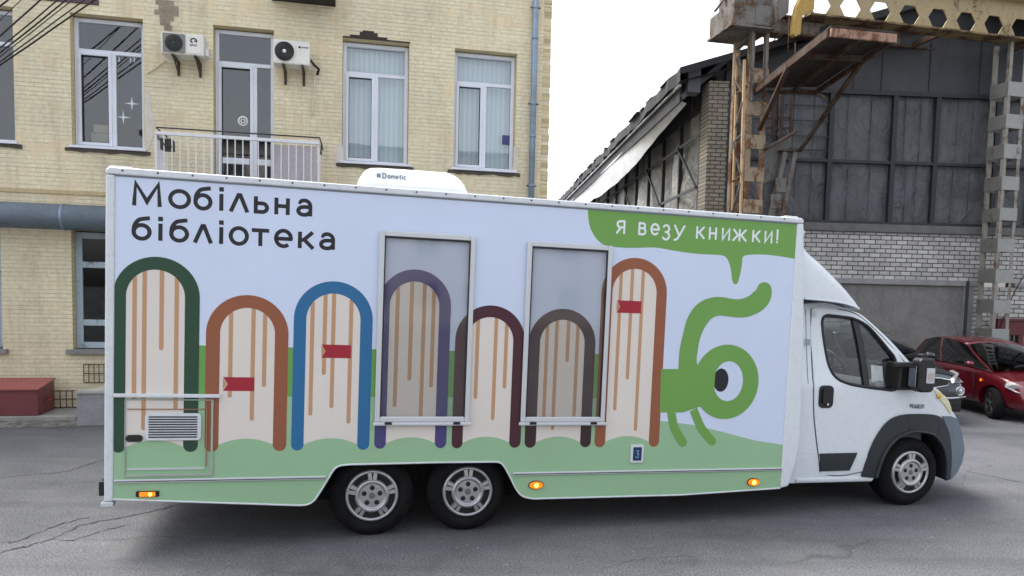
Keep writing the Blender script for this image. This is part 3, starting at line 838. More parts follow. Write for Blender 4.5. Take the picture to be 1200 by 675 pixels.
RENDER = concrete('rendered_panel', (132, 130, 128), .22, 1.0, stain=.5, bump=.6)

hall = thing('industrial_hall', 'old hall with grey tarpaulin windows, white brickwork and a dark sagging roof on the right', 'building', HF)
def hx(x, y, d=0): return HF.hit(x, y, d)[0]
def hz(x, y, d=0): return HF.hit(x, y, d)[1]
xl = hx(848, 170); xr_ = 21.0
pil = (hx(825, 170), xl)
zLedT, zLedB = hz(1060, 264), hz(1060, 273.5)
zLinT, zLinB = hz(1060, 327.5), hz(1060, 334)
zBarT, zBarM = hz(1060, 110.5), hz(1060, 191.5)
# gable wall above the glazing, following the roof line
apx, apz = hx(1092, 6), hz(1092, 6)
m = MB()
zt_l = hz(850, 72)
m.prism([(xl, zBarT + .06), (xr_, zBarT + .06), (xr_, apz - .8), (hx(1200, 10), apz - .1), (apx, apz), (hx(975, 38), hz(975, 38)), (xl, zt_l)], 0, .15)
m.build('gable', SHEET, hall)
m = MB()
for px in (1002, 1035, 1091, 1150, 960): m.box(hx(px, 60) - .012, hx(px, 60) + .012, -.02, -.002, zBarT + .07, hz(px, 50))
m.build('sheet_joint', DFR, hall)
# lower wall in white brick
m = MB(); xp0, xp1 = hx(985, 360), hx(1128, 360)
m.box(xl, xr_, 0, .3, zLinT + .002, zLedB); m.box(xl, xp0, 0, .3, 0, zLinB); m.box(xp1 + .25, xr_, 0, .3, 0, zLinB)
m.build('wall', WB, hall)
m = MB(); m.box(xl, xr_, -.09, .3, zLedB + .003, zLedT); m.build('ledge', concrete('dirty_ledge', (112, 112, 112), .2, 2), hall, bevel=.02)
m = MB(); m.box(xl, hx(1150, 330), -.05, .3, zLinB + .002, zLinT); m.box(hx(1188, 330), xr_, -.05, .3, zLinB + .002, zLinT - .02); m.build('lintel', GREYC, hall, bevel=.012)
m = MB(); m.box(xp0, xp1, .05, .3, 0, zLinB); m.build('rendered_panel', RENDER, hall)
m = MB(); m.box(xp1 + .002, xp1 + .25, -.03, .3, 0, zLinB - .002); m.tube([(xp1 + .05, -.07, 0), (xp1 + .05, -.07, zLinT)], .035, 8, 1); m.build('jamb', [GREYC, DFR], hall)
# white corner pillar and dark strip
m = MB(); m.box(pil[0], pil[1], -.25, .35, 0, hz(835, 98)); m.build('corner_pillar', CBR, hall, bevel=.015)
# glazing: dark frame, tarpaulins behind
gz = hall
m = MB(); fr_ = [862, 914, 973.5, 1047.5, 1097.5, 1168, 1212, 1262]
for i, px in enumerate(fr_):
    x = hx(px, 150); m.box(x - .055, x + .055, -.05, .05, zLedT, zBarT - .05)
m.box(xl, xr_, -.06, .05, zBarT - .05, zBarT + .055); m.box(xl, xr_, -.045, .04, zBarM - .035, zBarM + .035); m.box(xl, xr_, -.04, .04, zLedT + .002, zLedT + .07)
gf = m.build('window_frame', DFR, hall)
m = MB(); m.box(xl, hx(862, 150) - .06, -.03, .05, zLedT, zBarT - .05); m.build('dark_strip', paint('dark_strip', (66, 72, 84), .6, dirt=.1), hall)
def tarp_panel(xa, xb, za, zb, seed):
    random.seed(seed); m = MB(); nx_, nz_ = 22, 18
    ph = [random.uniform(0, 6.28) for _ in range(6)]; rows = []
    for j in range(nz_ + 1):
        v = j / nz_; row = []
        for i in range(nx_ + 1):
            u = i / nx_; x = xa + (xb - xa) * u; z = za + (zb - za) * v
            y = .09 + .014 * sin(9 * u + ph[0] + 2.2 * v) + .010 * sin(17 * u - 5 * v + ph[1]) + .012 * sin(6 * v * (1 + u) + ph[2]) + .007 * sin(23 * u + 9 * v + ph[3])
            row.append((x, y, z))
        rows.append(row)
    m.loft(rows)
    for t in (.33, .66):
        x = xa + (xb - xa) * (t + random.uniform(-.05, .05)); m.box(x - .007, x + .007, .05, .07, za, zb)
    m.build('tarpaulin', TARP, hall)
for i, (pa, pb) in enumerate(zip(fr_, fr_[1:])):
    xa, xb = hx(pa, 150) + .01, hx(pb, 150) - .01
    tarp_panel(xa, xb, zBarM + .03, zBarT - .04, i * 2 + 1); tarp_panel(xa, xb, zLedT + .06, zBarM - .03, i * 2 + 2)
random.seed(5)
m = MB(); m.box(xl, xr_, .3, .4, zLedT, zBarT); m.build('back_board', DFR, hall)
# narrow dark muntins in the left bays
m = MB()
for py in (122, 140, 158, 174): m.box(hx(862, 150), hx(973, 150), -.035, -.005, hz(900, py) - .012, hz(900, py) + .012)
m.build('muntin', DFR, hall)

# side wall running back on the left
L = 27.0
xs_ = pil[0] + .1
zE = hz(835, 80) + .05
m = MB(); m.add([(xs_, .35, 0), (xs_, L, 0), (xs_, L, 3.2), (xs_, .35, 3.2)], [(3, 2, 1, 0)]); m.build('side_wall', WBS, hall)
rows = []; nz_, ny_ = 14, 80
for j in range(nz_ + 1):
    v = j / nz_; row = []
    for i in range(ny_ + 1):
        u = i / ny_; y = .4 + (L - .4) * u
        row.append((xs_ + .15 + .09 * sin(38 * u + 3 * v) + .07 * sin(71 * u - 6 * v + 1) + .05 * sin(120 * u + 8 * v), y, 3.2 + (zE - 3.2) * v))
    rows.append(row)
m = MB(); m.loft(rows); m.build('side_tarpaulin', TARPL, hall)
m = MB()
for k in range(15):
    y = .6 + k * 1.85; m.box(xs_ - .04, xs_ + .06, y - .05, y + .05, 3.2, zE)
for z in (4.9, 6.2, zE - .15): m.box(xs_ - .06, xs_ - .042, .4, L, z - .04, z + .04)
for k in range(0, 14, 2): m.bar((xs_ - .08, .6 + k * 1.85, 4.9), (xs_ - .08, .6 + (k + 1) * 1.85, 6.2), .05, .05, up=(1, 0, 0))
m.build('side_frame', DFR, hall)
m = MB(); m.box(xs_ - .02, xs_ + .02, .4, L, zE - .9, zE + .1); m.build('side_fascia', ROOFD, hall)
# roof: thick dark edge with ragged eave
m = MB(); ov = .75
zr0 = hz(835, 74.5); sl_ = (hz(975, 38) - zr0) / (hx(975, 38) - hx(835, 75))
xo = pil[0] - ov; zo = zr0 - sl_ * (ov + .05)
n = 60; top = []; und = []
for i in range(n + 1):
    y = -.35 + (L + .5) * i / n; j = random.uniform(-.05, .05)
    top.append((xo + j, y, zo + random.uniform(-.02, .03)))
    und.append((xo + j, y, zo - .26 - random.uniform(0, .05)))
a2 = [(apx, y, apz + .15) for _, y, _ in top]; a3 = [(apx + 16, y, apz - 1.5) for _, y, _ in top]
m.loft([und, top, a2, a3], smooth=False)
u2 = [(xs_ + .05, y, zo - .26 + sl_ * ov) for _, y, _ in top]
m.loft([[(apx, y, apz + .03) for _, y, _ in top], u2, und], smooth=False)
m.loft([[(xo, -.36, zo - .15), (apx, -.36, apz - .03), (apx + 16, -.36, apz - 1.7)], [(xo, -.36, zo + .0), (apx, -.36, apz + .16), (apx + 16, -.36, apz - 1.5)]], smooth=False)
m.build('roof', ROOFD, hall)
m = MB(); m.box(xo + .11, xo + .15, .0, L, zo - .70, zo - .2); m.build('eave_board', ROOFD, hall)
m = MB()
for k in range(26):
    y = random.uniform(-.2, L); m.box(xo - random.uniform(.0, .07), xo + .3, y, y + random.uniform(.3, 1.2), zo + .0, zo + random.uniform(.01, .035))
m.build('roof_tile', ROOFD, hall)
m = MB(); m.box(pil[0] - .5, pil[0] - .2, -.2, .2, zo - .5, zo + .1)
m.bar((pil[0] - .6, 0, zo - .6), (pil[0] + .5, 0, zo + .35), .12, .12, up=(0, 1, 0)); m.bar((pil[0] + .3, .0, zo - .7), (xl + .6, 0, zo + .3), .1, .1, up=(0, 1, 0))
m.build('rafter', paint('grey_timber', (92, 96, 104), .7, dirt=.3), hall)
# white tarp strip hanging from the eave
rows = [[], [], []]; n = 40
for i in range(n + 1):
    u = i / n; y = .2 + (L - .6) * u
    hgt = .10 + .68 * sin(pi * min(1, .10 + u * .85)) ** .9 * (1 - .3 * u) + random.uniform(-.03, .03)
    if u < .2: hgt *= .25 + u * 3.75
    for k in range(3): rows[k].append((xo + .12 + .10 * k + .03 * sin(14 * u + k), y, zo - .62 - hgt * k / 2 + .03 * sin(9 * u + k)))
m = MB(); m.loft(rows)
m.build('eave_tarpaulin', WTARP, hall)
m = MB(); m.tube([(xo + .06, -.2, zo - .36), (xo + .06, L, zo - .36)], .035, 6); m.build('gutter', paint('pale_gutter', (176, 180, 184), .5), hall)

# ------------------------------------------------------------------ crane gantry
RUST = rusty('rusted_steel', (158, 140, 118), (124, 82, 54), .5, scale=3)
RUSTG = rusty('grey_rusted_steel', (120, 118, 114), (104, 78, 58), .45, scale=2.5)
RUSTD = rusty('dark_rusted_steel', (88, 78, 70), (86, 58, 42), .6)
GREYP = rusty('grey_painted_steel', (156, 158, 154), (128, 92, 60), .18, scale=4)
GREYS = rusty('grey_side_shade_gusset', (118, 118, 114), (112, 86, 60), .25, scale=4)  # darker copy: shade painted on the side plates, plain grey on the gusset
YEL = rusty('yellow_beige_paint', (174, 158, 122), (110, 84, 58), .3, scale=2)
YEL2 = rusty('ochre_paint', (182, 150, 84), (110, 76, 44), .3, scale=3)
def gx(x, y, d=0): return GF.hit(x, y, d)[0]
def gz_(x, y, d=0): return GF.hit(x, y, d)[1]

# left column, rusted
t = thing('gantry_column', 'rusty steel lattice column with a folded platform, left end of the yellow crane beam', 'gantry column', GF, group='gantry columns')
xa, xb = gx(875, 150), gx(897, 150); dep = .62
ztop = gz_(885, 27)
m = MB(); lw = .12
for (x, y) in ((xa, 0), (xb - lw, 0), (xa, dep), (xb - lw, dep)):
    m.box(x, x + lw, y, y + .02, 0, ztop); m.box(x if x == xa else x + lw - .02, x + .02 if x == xa else x + lw, y + .02, y + .12, 0, ztop)
m.build('upright', RUST, t, bevel=.004)
m = MB()
zz = []
for (ya, yb) in ((80, 97), (119, 135.5), (158, 174.5), (196.5, 213), (234, 250)): zz.append((gz_(885, yb), gz_(885, ya)))
stp = zz[2][1] - zz[3][1]
k = zz[-1]
while k[0] - stp > .1: k = (k[0] - stp, k[1] - stp); zz.append(k)
for (z0, z1) in zz: m.box(xa - .008, xb + .008, -.02, -.003, z0, z1); m.box(xa - .008, xb + .008, dep + .021, dep + .035, z0, z1)
m.build('batten_plate', rusty('batten_rust', (166, 150, 128), (132, 88, 56), .45, scale=4), t, bevel=.004)
# outrigger poles and lacing to the left
m = MB()
pA = [(871.5, 60, .1), (868, 245, .1)]
def gp(px, py, d): x, z = GF.hit(px, py, d); return Vector((x, d, z))
PALE = rusty('pale_rusted', (206, 176, 140), (130, 80, 50), .3)
m.bar(gp(872.5, 70, .05), gp(866, 330, .05), .05, .05); m.bar(gp(864, 62, .5), gp(856, 330, .5), .045, .045)
m.build('outer_pole', PALE, t)
m = MB()
zig = [(866, 35, 874, 27), (866, 55, 876, 44), (865, 66, 872, 92), (863, 110, 876, 100), (861, 165, 876, 152), (859, 166, 868, 204), (858, 213, 872, 204), (862, 95, 873, 112), (862, 150, 870, 120), (858, 250, 868, 214), (857, 300, 870, 262)]
for (a, b, c, e_) in zig: m.bar(gp(a, b, .35), gp(c, e_, .05), .05, .03)
for (a, b, c, e_) in zig[:3]: m.bar(gp(a - 1, b + 2, .5), gp(c, e_ + 4, .2), .09, .02)
m.build('lacing', RUSTG, t)
m = MB()
m.bar(gp(881, 26, -.03), gp(880, 118, -.03), .13, .04); m.bar(gp(898, 25, -.02), gp(896, 118, -.02), .10, .05)
m.build('cover_strip', RUSTG, t)
# head of the column
m = MB()
a = GF.hit(859, 27, -.25); b = GF.hit(886, 4, -.25); c = GF.hit(907, 4, -.25)
m.box(a[0], b[0] - .003, -.25, .8, a[1], b[1]); m.box(b[0], c[0], -.25, .8, a[1] + .02, b[1] - .02)
m.box(a[0] - .04, c[0] + .03, -.28, .83, a[1] - .05, a[1] - .003)
e1 = GF.hit(925, 0, -.35); m.prism([(c[0] + .004, a[1] + .05), (e1[0], a[1] + .3), (e1[0], e1[1] + .45), (c[0] + .004, b[1] + .25)], -.35, .5)
m.box(a[0] + .1, c[0] + .2, -.1, .6, b[1] + .003, b[1] + .5)
m.build('column_head', RUSTG, t, bevel=.01)
m = MB(); m.bar(gp(838, 13, .3), gp(850, -3, .3), .08, .04); m.bar(gp(850, -3, .3), gp(862, 8, .3), .05, .04); m.build('loose_bar', RUSTG, t)
m = MB()   # ochre hook bracket
pts = [GF.hit(x, y, -.45) for x, y in ((941, -12), (953, -6), (952, 12), (938, 20), (936, 41), (930, 44), (927, 41), (929, 21), (932, 8))]
m.prism(pts, -.52, -.38); m.build('bracket', YEL2, t, bevel=.01)
# work platform, seen from below, cantilevered toward the yard
ZPL = ground(973.5, 37.3).z  # dummy, replaced below
zp = None
Hh = (gp(884, 108, 0)); zp = Hh.z
def gpl(px, py, z):
    D = ray(px, py); P = CAM + D * ((z - HC) / D.z); return GF.loc(P)
c0 = gpl(973.5, 38, zp); c1 = gpl(1050, 45.5, zp); c2 = gpl(958, 107, zp); c3 = gpl(884, 108, zp); c4_ = gpl(1025, 68, zp)
m = MB()
m.bar(c0, c1, .05, .14); m.build('platform_edge', rusty('red_rust_edge', (170, 138, 118), (126, 80, 60), .5, scale=5), t, bevel=.005)
m = MB()
m.bar(c0 + Vector((0, .06, 0)), c3, .06, .12); m.bar(c1 + Vector((0, .06, 0)), c2, .06, .10)
m.bar(c0.lerp(c3, .33), c1.lerp(c2, .33), .05, .10); m.bar(c2 + Vector((.0, 0, -.02)), c2.lerp(c3, .75), .06, .08); m.bar(c0.lerp(c1, .5), c3.lerp(c2, .6), .05, .08)
m.build('platform_frame', RUSTD, t, bevel=.004)
m = MB(); q = [p + Vector((0, 0, .09)) for p in (c0, c1, c2, c3)]
m.add(q + [p + Vector((0, 0, .03)) for p in q], [(3, 2, 1, 0), (4, 5, 6, 7), (0, 1, 5, 4), (1, 2, 6, 5), (2, 3, 7, 6), (3, 0, 4, 7)])
m.build('platform_deck', rusty('deck_rust', (66, 62, 60), (70, 54, 44), .6), t)
m = MB()
m.bar(c1.lerp(c2, .38), gp(937, 177, -.05), .07, .07); m.bar(c0.lerp(c3, .48), gp(890, 152, -.08), .09, .06); m.bar(gp(929, 98, -.2), gp(968, 115, -.4), .05, .06)
m.build('strut', RUSTD, t)
# gusset and twin raking legs to the right of the column
m = MB()
m.prism([GF.hit(x, y, .1) for x, y in ((896, 172), (928, 157), (927, 174), (917, 177), (908, 210), (894, 215))], .1, .13)
m.build('gusset', GREYS, t)
m = MB(); m.bar(gp(895, 176, .02), gp(930, 156, .02), .28, .04, up=(0, 0, 1)); m.bar(gp(914, 177, .0), gp(938, 177, .0), .2, .03)
m.build('gusset_flange', RUSTD, t)
m = MB()
for (a, b, c, e_) in ((919, 178, 898, 262), (931, 178, 910, 262)): m.bar(gp(a, b, .0), gp(c - 14, e_ + 90, .0), .11, .1)
m.build('raking_leg', RUSTG, t, bevel=.005)
m = MB()
for (a, b, c, e_) in ((910, 217, 920, 217), (904, 236, 914, 236), (897, 268, 906, 268)): m.bar(gp(a - 1, b, -.07), gp(c + 1, e_, -.07), .03, .30, up=(0, 0, 1))
m.build('raking_batten', RUSTG, t)
m = MB()
for (a, b, c, e_) in ((926, 108, 926, 160), (915, 100, 913, 160), (905, 120, 905, 160)): m.bar(gp(a, b, .5), gp(c, e_, .5), .04, .05)
for (a, b, c, e_) in ((903, 58, 924, 30), (903, 52, 918, 34), (925, 20, 923, 75), (932, 50, 932, 85)): m.tube([gp(a, b, .3), gp(c, e_, .3)], .012, 5)
for py in (138, 150): m.bar(gp(896, py, .5), gp(928, py, .5), .03, .03)
m.build('ladder_bar', RUSTD, t)

# right column, grey painted
RF = Frame(GF.w(gx(1175, 200, 0), 0, 0), 12.5)
t = thing('gantry_column', 'pale grey battened lattice column in front of the white brick wall', 'gantry column', RF, group='gantry columns')
def rx(x, y, d=0): return RF.hit(x, y, d)[0]
def rz_(x, y, d=0): return RF.hit(x, y, d)[1]
wR = .47; dR = .40; ztopR = rz_(1180, 47)
m = MB(); lw = .085
for (x, y) in ((0, 0), (wR - lw, 0), (0, dR), (wR - lw, dR)):
    m.box(x, x + lw, y, y + .015, 0, ztopR); m.box(x if x == 0 else x + lw - .015, .015 if x == 0 else x + lw, y + .015, y + .085, 0, ztopR)
m.build('upright', rusty('grey_upright', (150, 146, 138), (116, 88, 64), .35, scale=5), t, bevel=.003)
mf = MB(); ms = MB()
rows_ = [(96, 113), (133.5, 150), (169, 186), (207, 223), (244, 258.7), (280, 295.5), (316, 331.5), (352, 367.5), (386, 401)]
zz = [(rz_(1185, b), rz_(1185, a)) for a, b in rows_]
k = zz[-1]; stp = zz[-2][1] - zz[-1][1]
while k[0] - stp > .1: k = (k[0] - stp, k[1] - stp); zz.append(k)
for (z0, z1) in zz:
    j = random.uniform(-.01, .01)
    mf.box(-.008, wR + .008, -.016, -.003, z0 + j, z1 + j); mf.box(-.008, wR + .008, dR + .086, dR + .1, z0, z1)
    ms.box(-.02, -.009, -.003, dR + .09, z0 + j, z1 + j); ms.box(wR + .009, wR + .02, -.003, dR + .09, z0, z1)
mf.build('batten_plate', GREYP, t, bevel=.004); ms.build('side_plate', GREYS, t, bevel=.004)

# castellated crane beam
t = thing('crane_beam', 'long beige castellated steel beam with hexagonal holes on top of the two columns', 'crane beam', GF)
zb0 = gz_(1000, 24.5); zt0 = zb0 + .84
zc0 = (gz_(997, 8) + gz_(1083, 20)) / 2
x0b = gx(944, 10); x1b = gx(1330, 40)
m = MB(); pitch = (gx(1165, 26) - gx(997, 11)) / 5; h0 = gx(997, 9) - 2 * pitch
hh = .20; hw2 = .265
xcur = x0b; n = int((x1b - h0) / pitch)
for i in range(n):
    c = h0 + i * pitch; nxt = c + pitch
    if c - hw2 < x0b:
        continue
    # cell between this hole's centre minus half pitch and plus half pitch
    xa_, xb_ = c - pitch / 2, c + pitch / 2
    hexp = [(c - hw2, zc0), (c - hw2 * .52, zc0 + hh), (c + hw2 * .52, zc0 + hh), (c + hw2, zc0), (c + hw2 * .52, zc0 - hh), (c - hw2 * .52, zc0 - hh)]
    up_ = [(xa_, zc0), hexp[0], hexp[1], hexp[2], hexp[3], (xb_, zc0), (xb_, zt0), (xa_, zt0)]
    lo_ = [(xa_, zc0), hexp[0], hexp[5], hexp[4], hexp[3], (xb_, zc0), (xb_, zb0), (xa_, zb0)]
    m.prism(up_, 0, .03); m.prism(lo_, 0, .03)
m.build('web', YEL, t)
m = MB(); m.box(x0b + .25, x1b, -.2, .23, zt0 + .002, zt0 + .04); m.build('top_flange', YEL, t, bevel=.004)
m = MB(); m.box(x0b, x1b, -.2, .23, zb0 - .045, zb0 - .002); m.build('bottom_flange', rusty('brown_flange', (140, 120, 86), (90, 62, 44), .55), t, bevel=.004)
t2 = thing('crane_beam', 'dark grey plain steel beam running behind the beige perforated one', 'crane beam', GF)
m = MB(); m.box(x0b - .2, x1b, 1.2, 1.24, zb0 + .02, zb0 + .36); m.build('web', RUSTG, t2)
m = MB(); m.box(x0b - .2, x1b, 1.05, 1.4, zb0 - .03, zb0 + .016); m.box(x0b - .2, x1b, 1.05, 1.4, zb0 + .365, zb0 + .40); m.build('flange', RUSTD, t2)
m = MB()
for px in (1110, 1215): x = gx(px, 20); m.box(x, x + .08, .232, 1.04, zb0 - .02, zb0 + .1)
m.build('cross_tie', RUSTD, t2)

# cable hanging across the right brickwork
m = MB(); P = [HF.hit(x, y, -.3) for x, y in ((1215, 300), (1190, 340), (1172, 385), (1166, 410))]
m.tube(smooth_path([(a, -.3, b) for a, b in P], 5), .012, 5)
put(tag(m.build('slack_cable', CAB), 'thin dark cable slanting across the white brick by the grey column', 'cable'), HF)

# dark red gate by the wall, far right
t = thing('metal_gate', 'dark red metal gate with barred openings behind the red car at the right edge', 'gate', HF)
RG = paint('dark_red_gate', (96, 34, 40), .5, var=.15, dirt=.2)
a = HF.hit(1173, 376, -.25); b = HF.hit(1260, 376, -.25); zg = a[1]
m = MB(); m.box(a[0], b[0], -.25, -.21, zg - .35, zg); m.box(a[0], b[0], -.25, -.21, .1, zg - .75)
xg = a[0]
while xg < b[0]:
    m.box(xg, xg + .12, -.25, -.21, zg - .75, zg - .35); xg += .48
m.build('leaf', RG, t, bevel=.006)
m = MB(); m.box(a[0] - .06, b[0], -.28, -.18, zg + .002, zg + .06); m.box(a[0] - .1, a[0] - .002, -.28, -.18, 0, zg + .06); m.build('gate_frame', RG, t, bevel=.006)
m = MB()
for i in range(12): x = a[0] + .14 + i * .12; m.tube([(x, -.23, zg - .75), (x, -.23, zg - .35)], .01, 5)
m.build('bar', paint('pale_bar', (150, 140, 136), .5), t)
m = MB(); m.box(a[0], b[0], -.1, -.06, .1, zg - .3); m.build('backing', paint('gate_back', (70, 66, 66), .8), t)

# ------------------------------------------------------------------ the mobile library truck
def th(x, y, d=0): return TF.hit(x, y, d)
VINYL = paint('vinyl_white', (208, 219, 241), .33, var=.03, scale=.8, spec=.5, wave=.06)
WHT = paint('white_body', (217, 224, 229), .28, var=.015, scale=1.0, dirt=.0, coat=.4)
ALU = paint('aluminium_white', (214, 219, 224), .35, .1, var=.05, dirt=.12)
ALUS = paint('aluminium_trim', (206, 210, 214), .35, .35, var=.03, scale=1)
LGREEN = paint('vinyl_sage', (150, 188, 149), .35, var=.04, scale=.9)
MGREEN = paint('vinyl_grass', (104, 158, 80), .35, var=.03)
DKUNDER = paint('underbody', (16, 16, 17), .9, var=.3)
def vin(n, rgb): return paint('vinyl_' + n, rgb, .35, var=.03, scale=1.5)
V_DG, V_BR, V_BL, V_PU, V_MA, V_DM = vin('dark_green', (34, 70, 50)), vin('brown', (146, 86, 58)), vin('blue', (34, 104, 152)), vin('violet', (70, 64, 118)), vin('maroon', (70, 30, 42)), vin('dark_maroon', (56, 30, 38))
V_CR, V_TAN, V_RED, V_BLK, V_BUB = vin('cream', (222, 214, 206)), vin('tan', (190, 148, 112)), vin('ribbon', (160, 28, 48)), vin('black', (24, 26, 34)), vin('bubble', (110, 160, 76))

trk = thing('library_truck', 'long white mobile library truck with book arches and a green ant painted on its side', 'truck', TF)
WID = 2.30
sL, sR = th(134, 400)[0], th(925, 400)[0]
zB_ = .6
XR, XF = th(123, 400)[0], 3.96            # rear and front of the box
ZTOP = 3.008; ZRAIL = (th(134.4, 204)[1] + th(933, 262)[1]) / 2
# skirt outline with the wheel cut-out
sk_px = [(133, 585), (340, 591.8), (354, 592), (361, 590.8), (366, 588.2), (370.5, 583.5), (378.7, 570.7), (388, 555.2), (392, 549.5), (398, 545.8), (409.8, 544.3), (515.6, 541.8), (577.9, 541.2), (584, 541.6), (589.5, 545), (596.5, 556.7), (604.3, 572.3), (609, 578.8), (615, 582.5), (625, 584.3), (680, 583), (795, 580), (840, 577), (916, 571.8)]
sk = [th(*p) for p in sk_px]
sk[0] = (sL, sk[0][1]); sk[-1] = (sR, sk[-1][1])
zml = (th(134, 563.4)[1] + th(916, 549.5)[1]) / 2
m = MB(); m.prism(sk + [(sR, ZRAIL), (sL, ZRAIL)], 0, .03)
side = m.build('side_panel', VINYL, trk)
# box shell: roof, ends, far side, floor
m = MB()
m.box(sL, sR, .03, WID, ZRAIL + .0, ZTOP - .012)
m.box(XR + .01, sL - .002, .02, WID - .02, .40, ZRAIL); m.box(sR + .002, XF + .06, .06, WID - .02, .55, ZRAIL)
m.box(sL, sR, WID - .03, WID, .34, ZRAIL); m.box(sL, sR, .03, WID - .03, .80, .86)
m.build('box_shell', WHT, trk)
m = MB(); m.box(XR, sL - .001, -.012, .05, .405, ZRAIL - .002)
m.build('corner_post', ALU, trk, bevel=.012)
m = MB(); m.prism([(XR - .0, ZRAIL), (XF + .02, ZRAIL), (XF + .03, ZRAIL + .03), (XF + .0, ZTOP - .005), (XR + .03, ZTOP), (XR, ZTOP - .02)], -.018, .06)
m.box(XR, XF + .02, WID - .06, WID + .018, ZRAIL, ZTOP); m.box(XR, XR + .06, .061, WID - .061, ZRAIL, ZTOP); m.box(XF - .04, XF + .02, .061, WID - .061, ZRAIL, ZTOP)
rail = m.build('roof_rail', ALU, trk, bevel=.012, seg=3)
x = XR + .16; 
for i in range(24):
    sc = MB().lathe([(.008, 0), (.008, -.003), (.0, -.004)], 8, c=(XR + .12 + i * .25, -.0185, (ZRAIL + ZTOP) / 2 + .004)); sc.build('screw', STEEL, rail)
for px_ in ((128, 159), (917, 934)):
    xa, xb = th(px_[0], 192 if px_[0] < 500 else 241, .3)[0], th(px_[1], 192 if px_[0] < 500 else 241, .3)[0]
    m = MB(); m.prism(rrect(xa, xb, ZTOP - .01, ZTOP + .045, .025), .25, .36); m.build('roof_lamp', ALU, trk, bevel=.008)
# rubber line under the rail
m = MB(); m.box(sL, sR, -.004, -.0005, ZRAIL - .012, ZRAIL - .001); m.build('rubber_seal', paint('seal_grey', (120, 124, 130), .6), rail)
# rear corner fitting, rubber buffer
m = MB(); m.box(XR - .02, XR + .07, -.02, .06, .365, .402); m.build('corner_foot', ALUS, trk, bevel=.006)
a = th(121, 572, .02); m = MB(); m.box(a[0] - .03, XR - .002, .0, .12, a[1] - .06, a[1] + .06); m.build('rubber_buffer', BLK, trk, bevel=.01)
# front corner panel of the box
m = MB()
fr = [th(*p) for p in ((933.2, 258), (941.5, 262), (941.8, 330), (941.2, 396), (939.3, 450), (936.6, 519), (931, 545), (923.5, 569.5), (917.3, 572))]
pl = [(sR + .001, ZRAIL), *fr[1:-1], (sR + .02, .375), (sR + .001, .375)]
m.prism(pl, -.012, .10); m.build('front_corner_panel', WHT, trk, bevel=.02, seg=3)
# under-skirt piping, moulding
def off(d): return [(p[0], d, p[1]) for p in sk]
def dense(P, h=.06):
    out = []
    for a, b in zip(P, P[1:]):
        n = max(1, int(math.hypot(b[0] - a[0], b[1] - a[1]) / h)); out += [(a[0] + (b[0] - a[0]) * i / n, a[1] + (b[1] - a[1]) * i / n) for i in range(n)]
    return out + [P[-1]]
m = MB(); m.tube([(x, -.003, z) for x, z in smooth_path(dense(sk), 3)], .0085, 6); m.build('skirt_piping', ALU, trk)
for (a, b) in ((134, 382), (601, 917)):
    xa, xb = th(a, 556)[0], th(b, 552)[0]
    m = MB(); m.box(max(xa, sL), min(xb, sR), -.018, -.0006, zml - .016, zml + .014)
    mo = m.build('side_moulding', ALUS, trk, bevel=.006)
    m = MB(); m.box(max(xa, sL) + .004, min(xb, sR) - .004, -.0195, -.0185, zml - .006, zml + .001); m.build('moulding_groove', PVCG, mo)

# --- painted pictures: thin vinyl layers on the side panel
LAY = .0004
def dec(layer): return -LAY * (layer + 1)
def clampx(pts): return [(min(max(x, sL), sR), z) for x, z in pts]
z_band_t = th(500, 410.5)[1]; z_band_b = (th(237, 468)[1] + th(530, 462)[1]) / 2
hill = [(sL, z_band_b - .0), (th(765, 495)[0], z_band_b)]
m = MB()
xg0, xg1 = th(215, 440)[0], th(765, 440)[0]
m.poly([(xg0, z_band_b - .05), (xg1, z_band_b - .05), (xg1, z_band_t), (xg0, z_band_t)], dec(0), 1)
ztl = th(130, 500)[1]
lg = [(sL, sk[0][1])] + sk[1:-1] + [(sR, sk[-1][1])]
hr = [th(*p) for p in ((925, 522.5), (917.8, 521.3), (883.7, 516), (848, 506.4), (812.6, 498), (772.6, 493), (762, 492.3))]
hr[0] = (sR, hr[1][1])
pts = lg + hr + [(hr[-1][0], z_band_b), (sL, z_band_b)]
m.poly([(x, z) for x, z in pts], dec(1), 0)
m.build('hill_picture', [LGREEN, MGREEN], side)

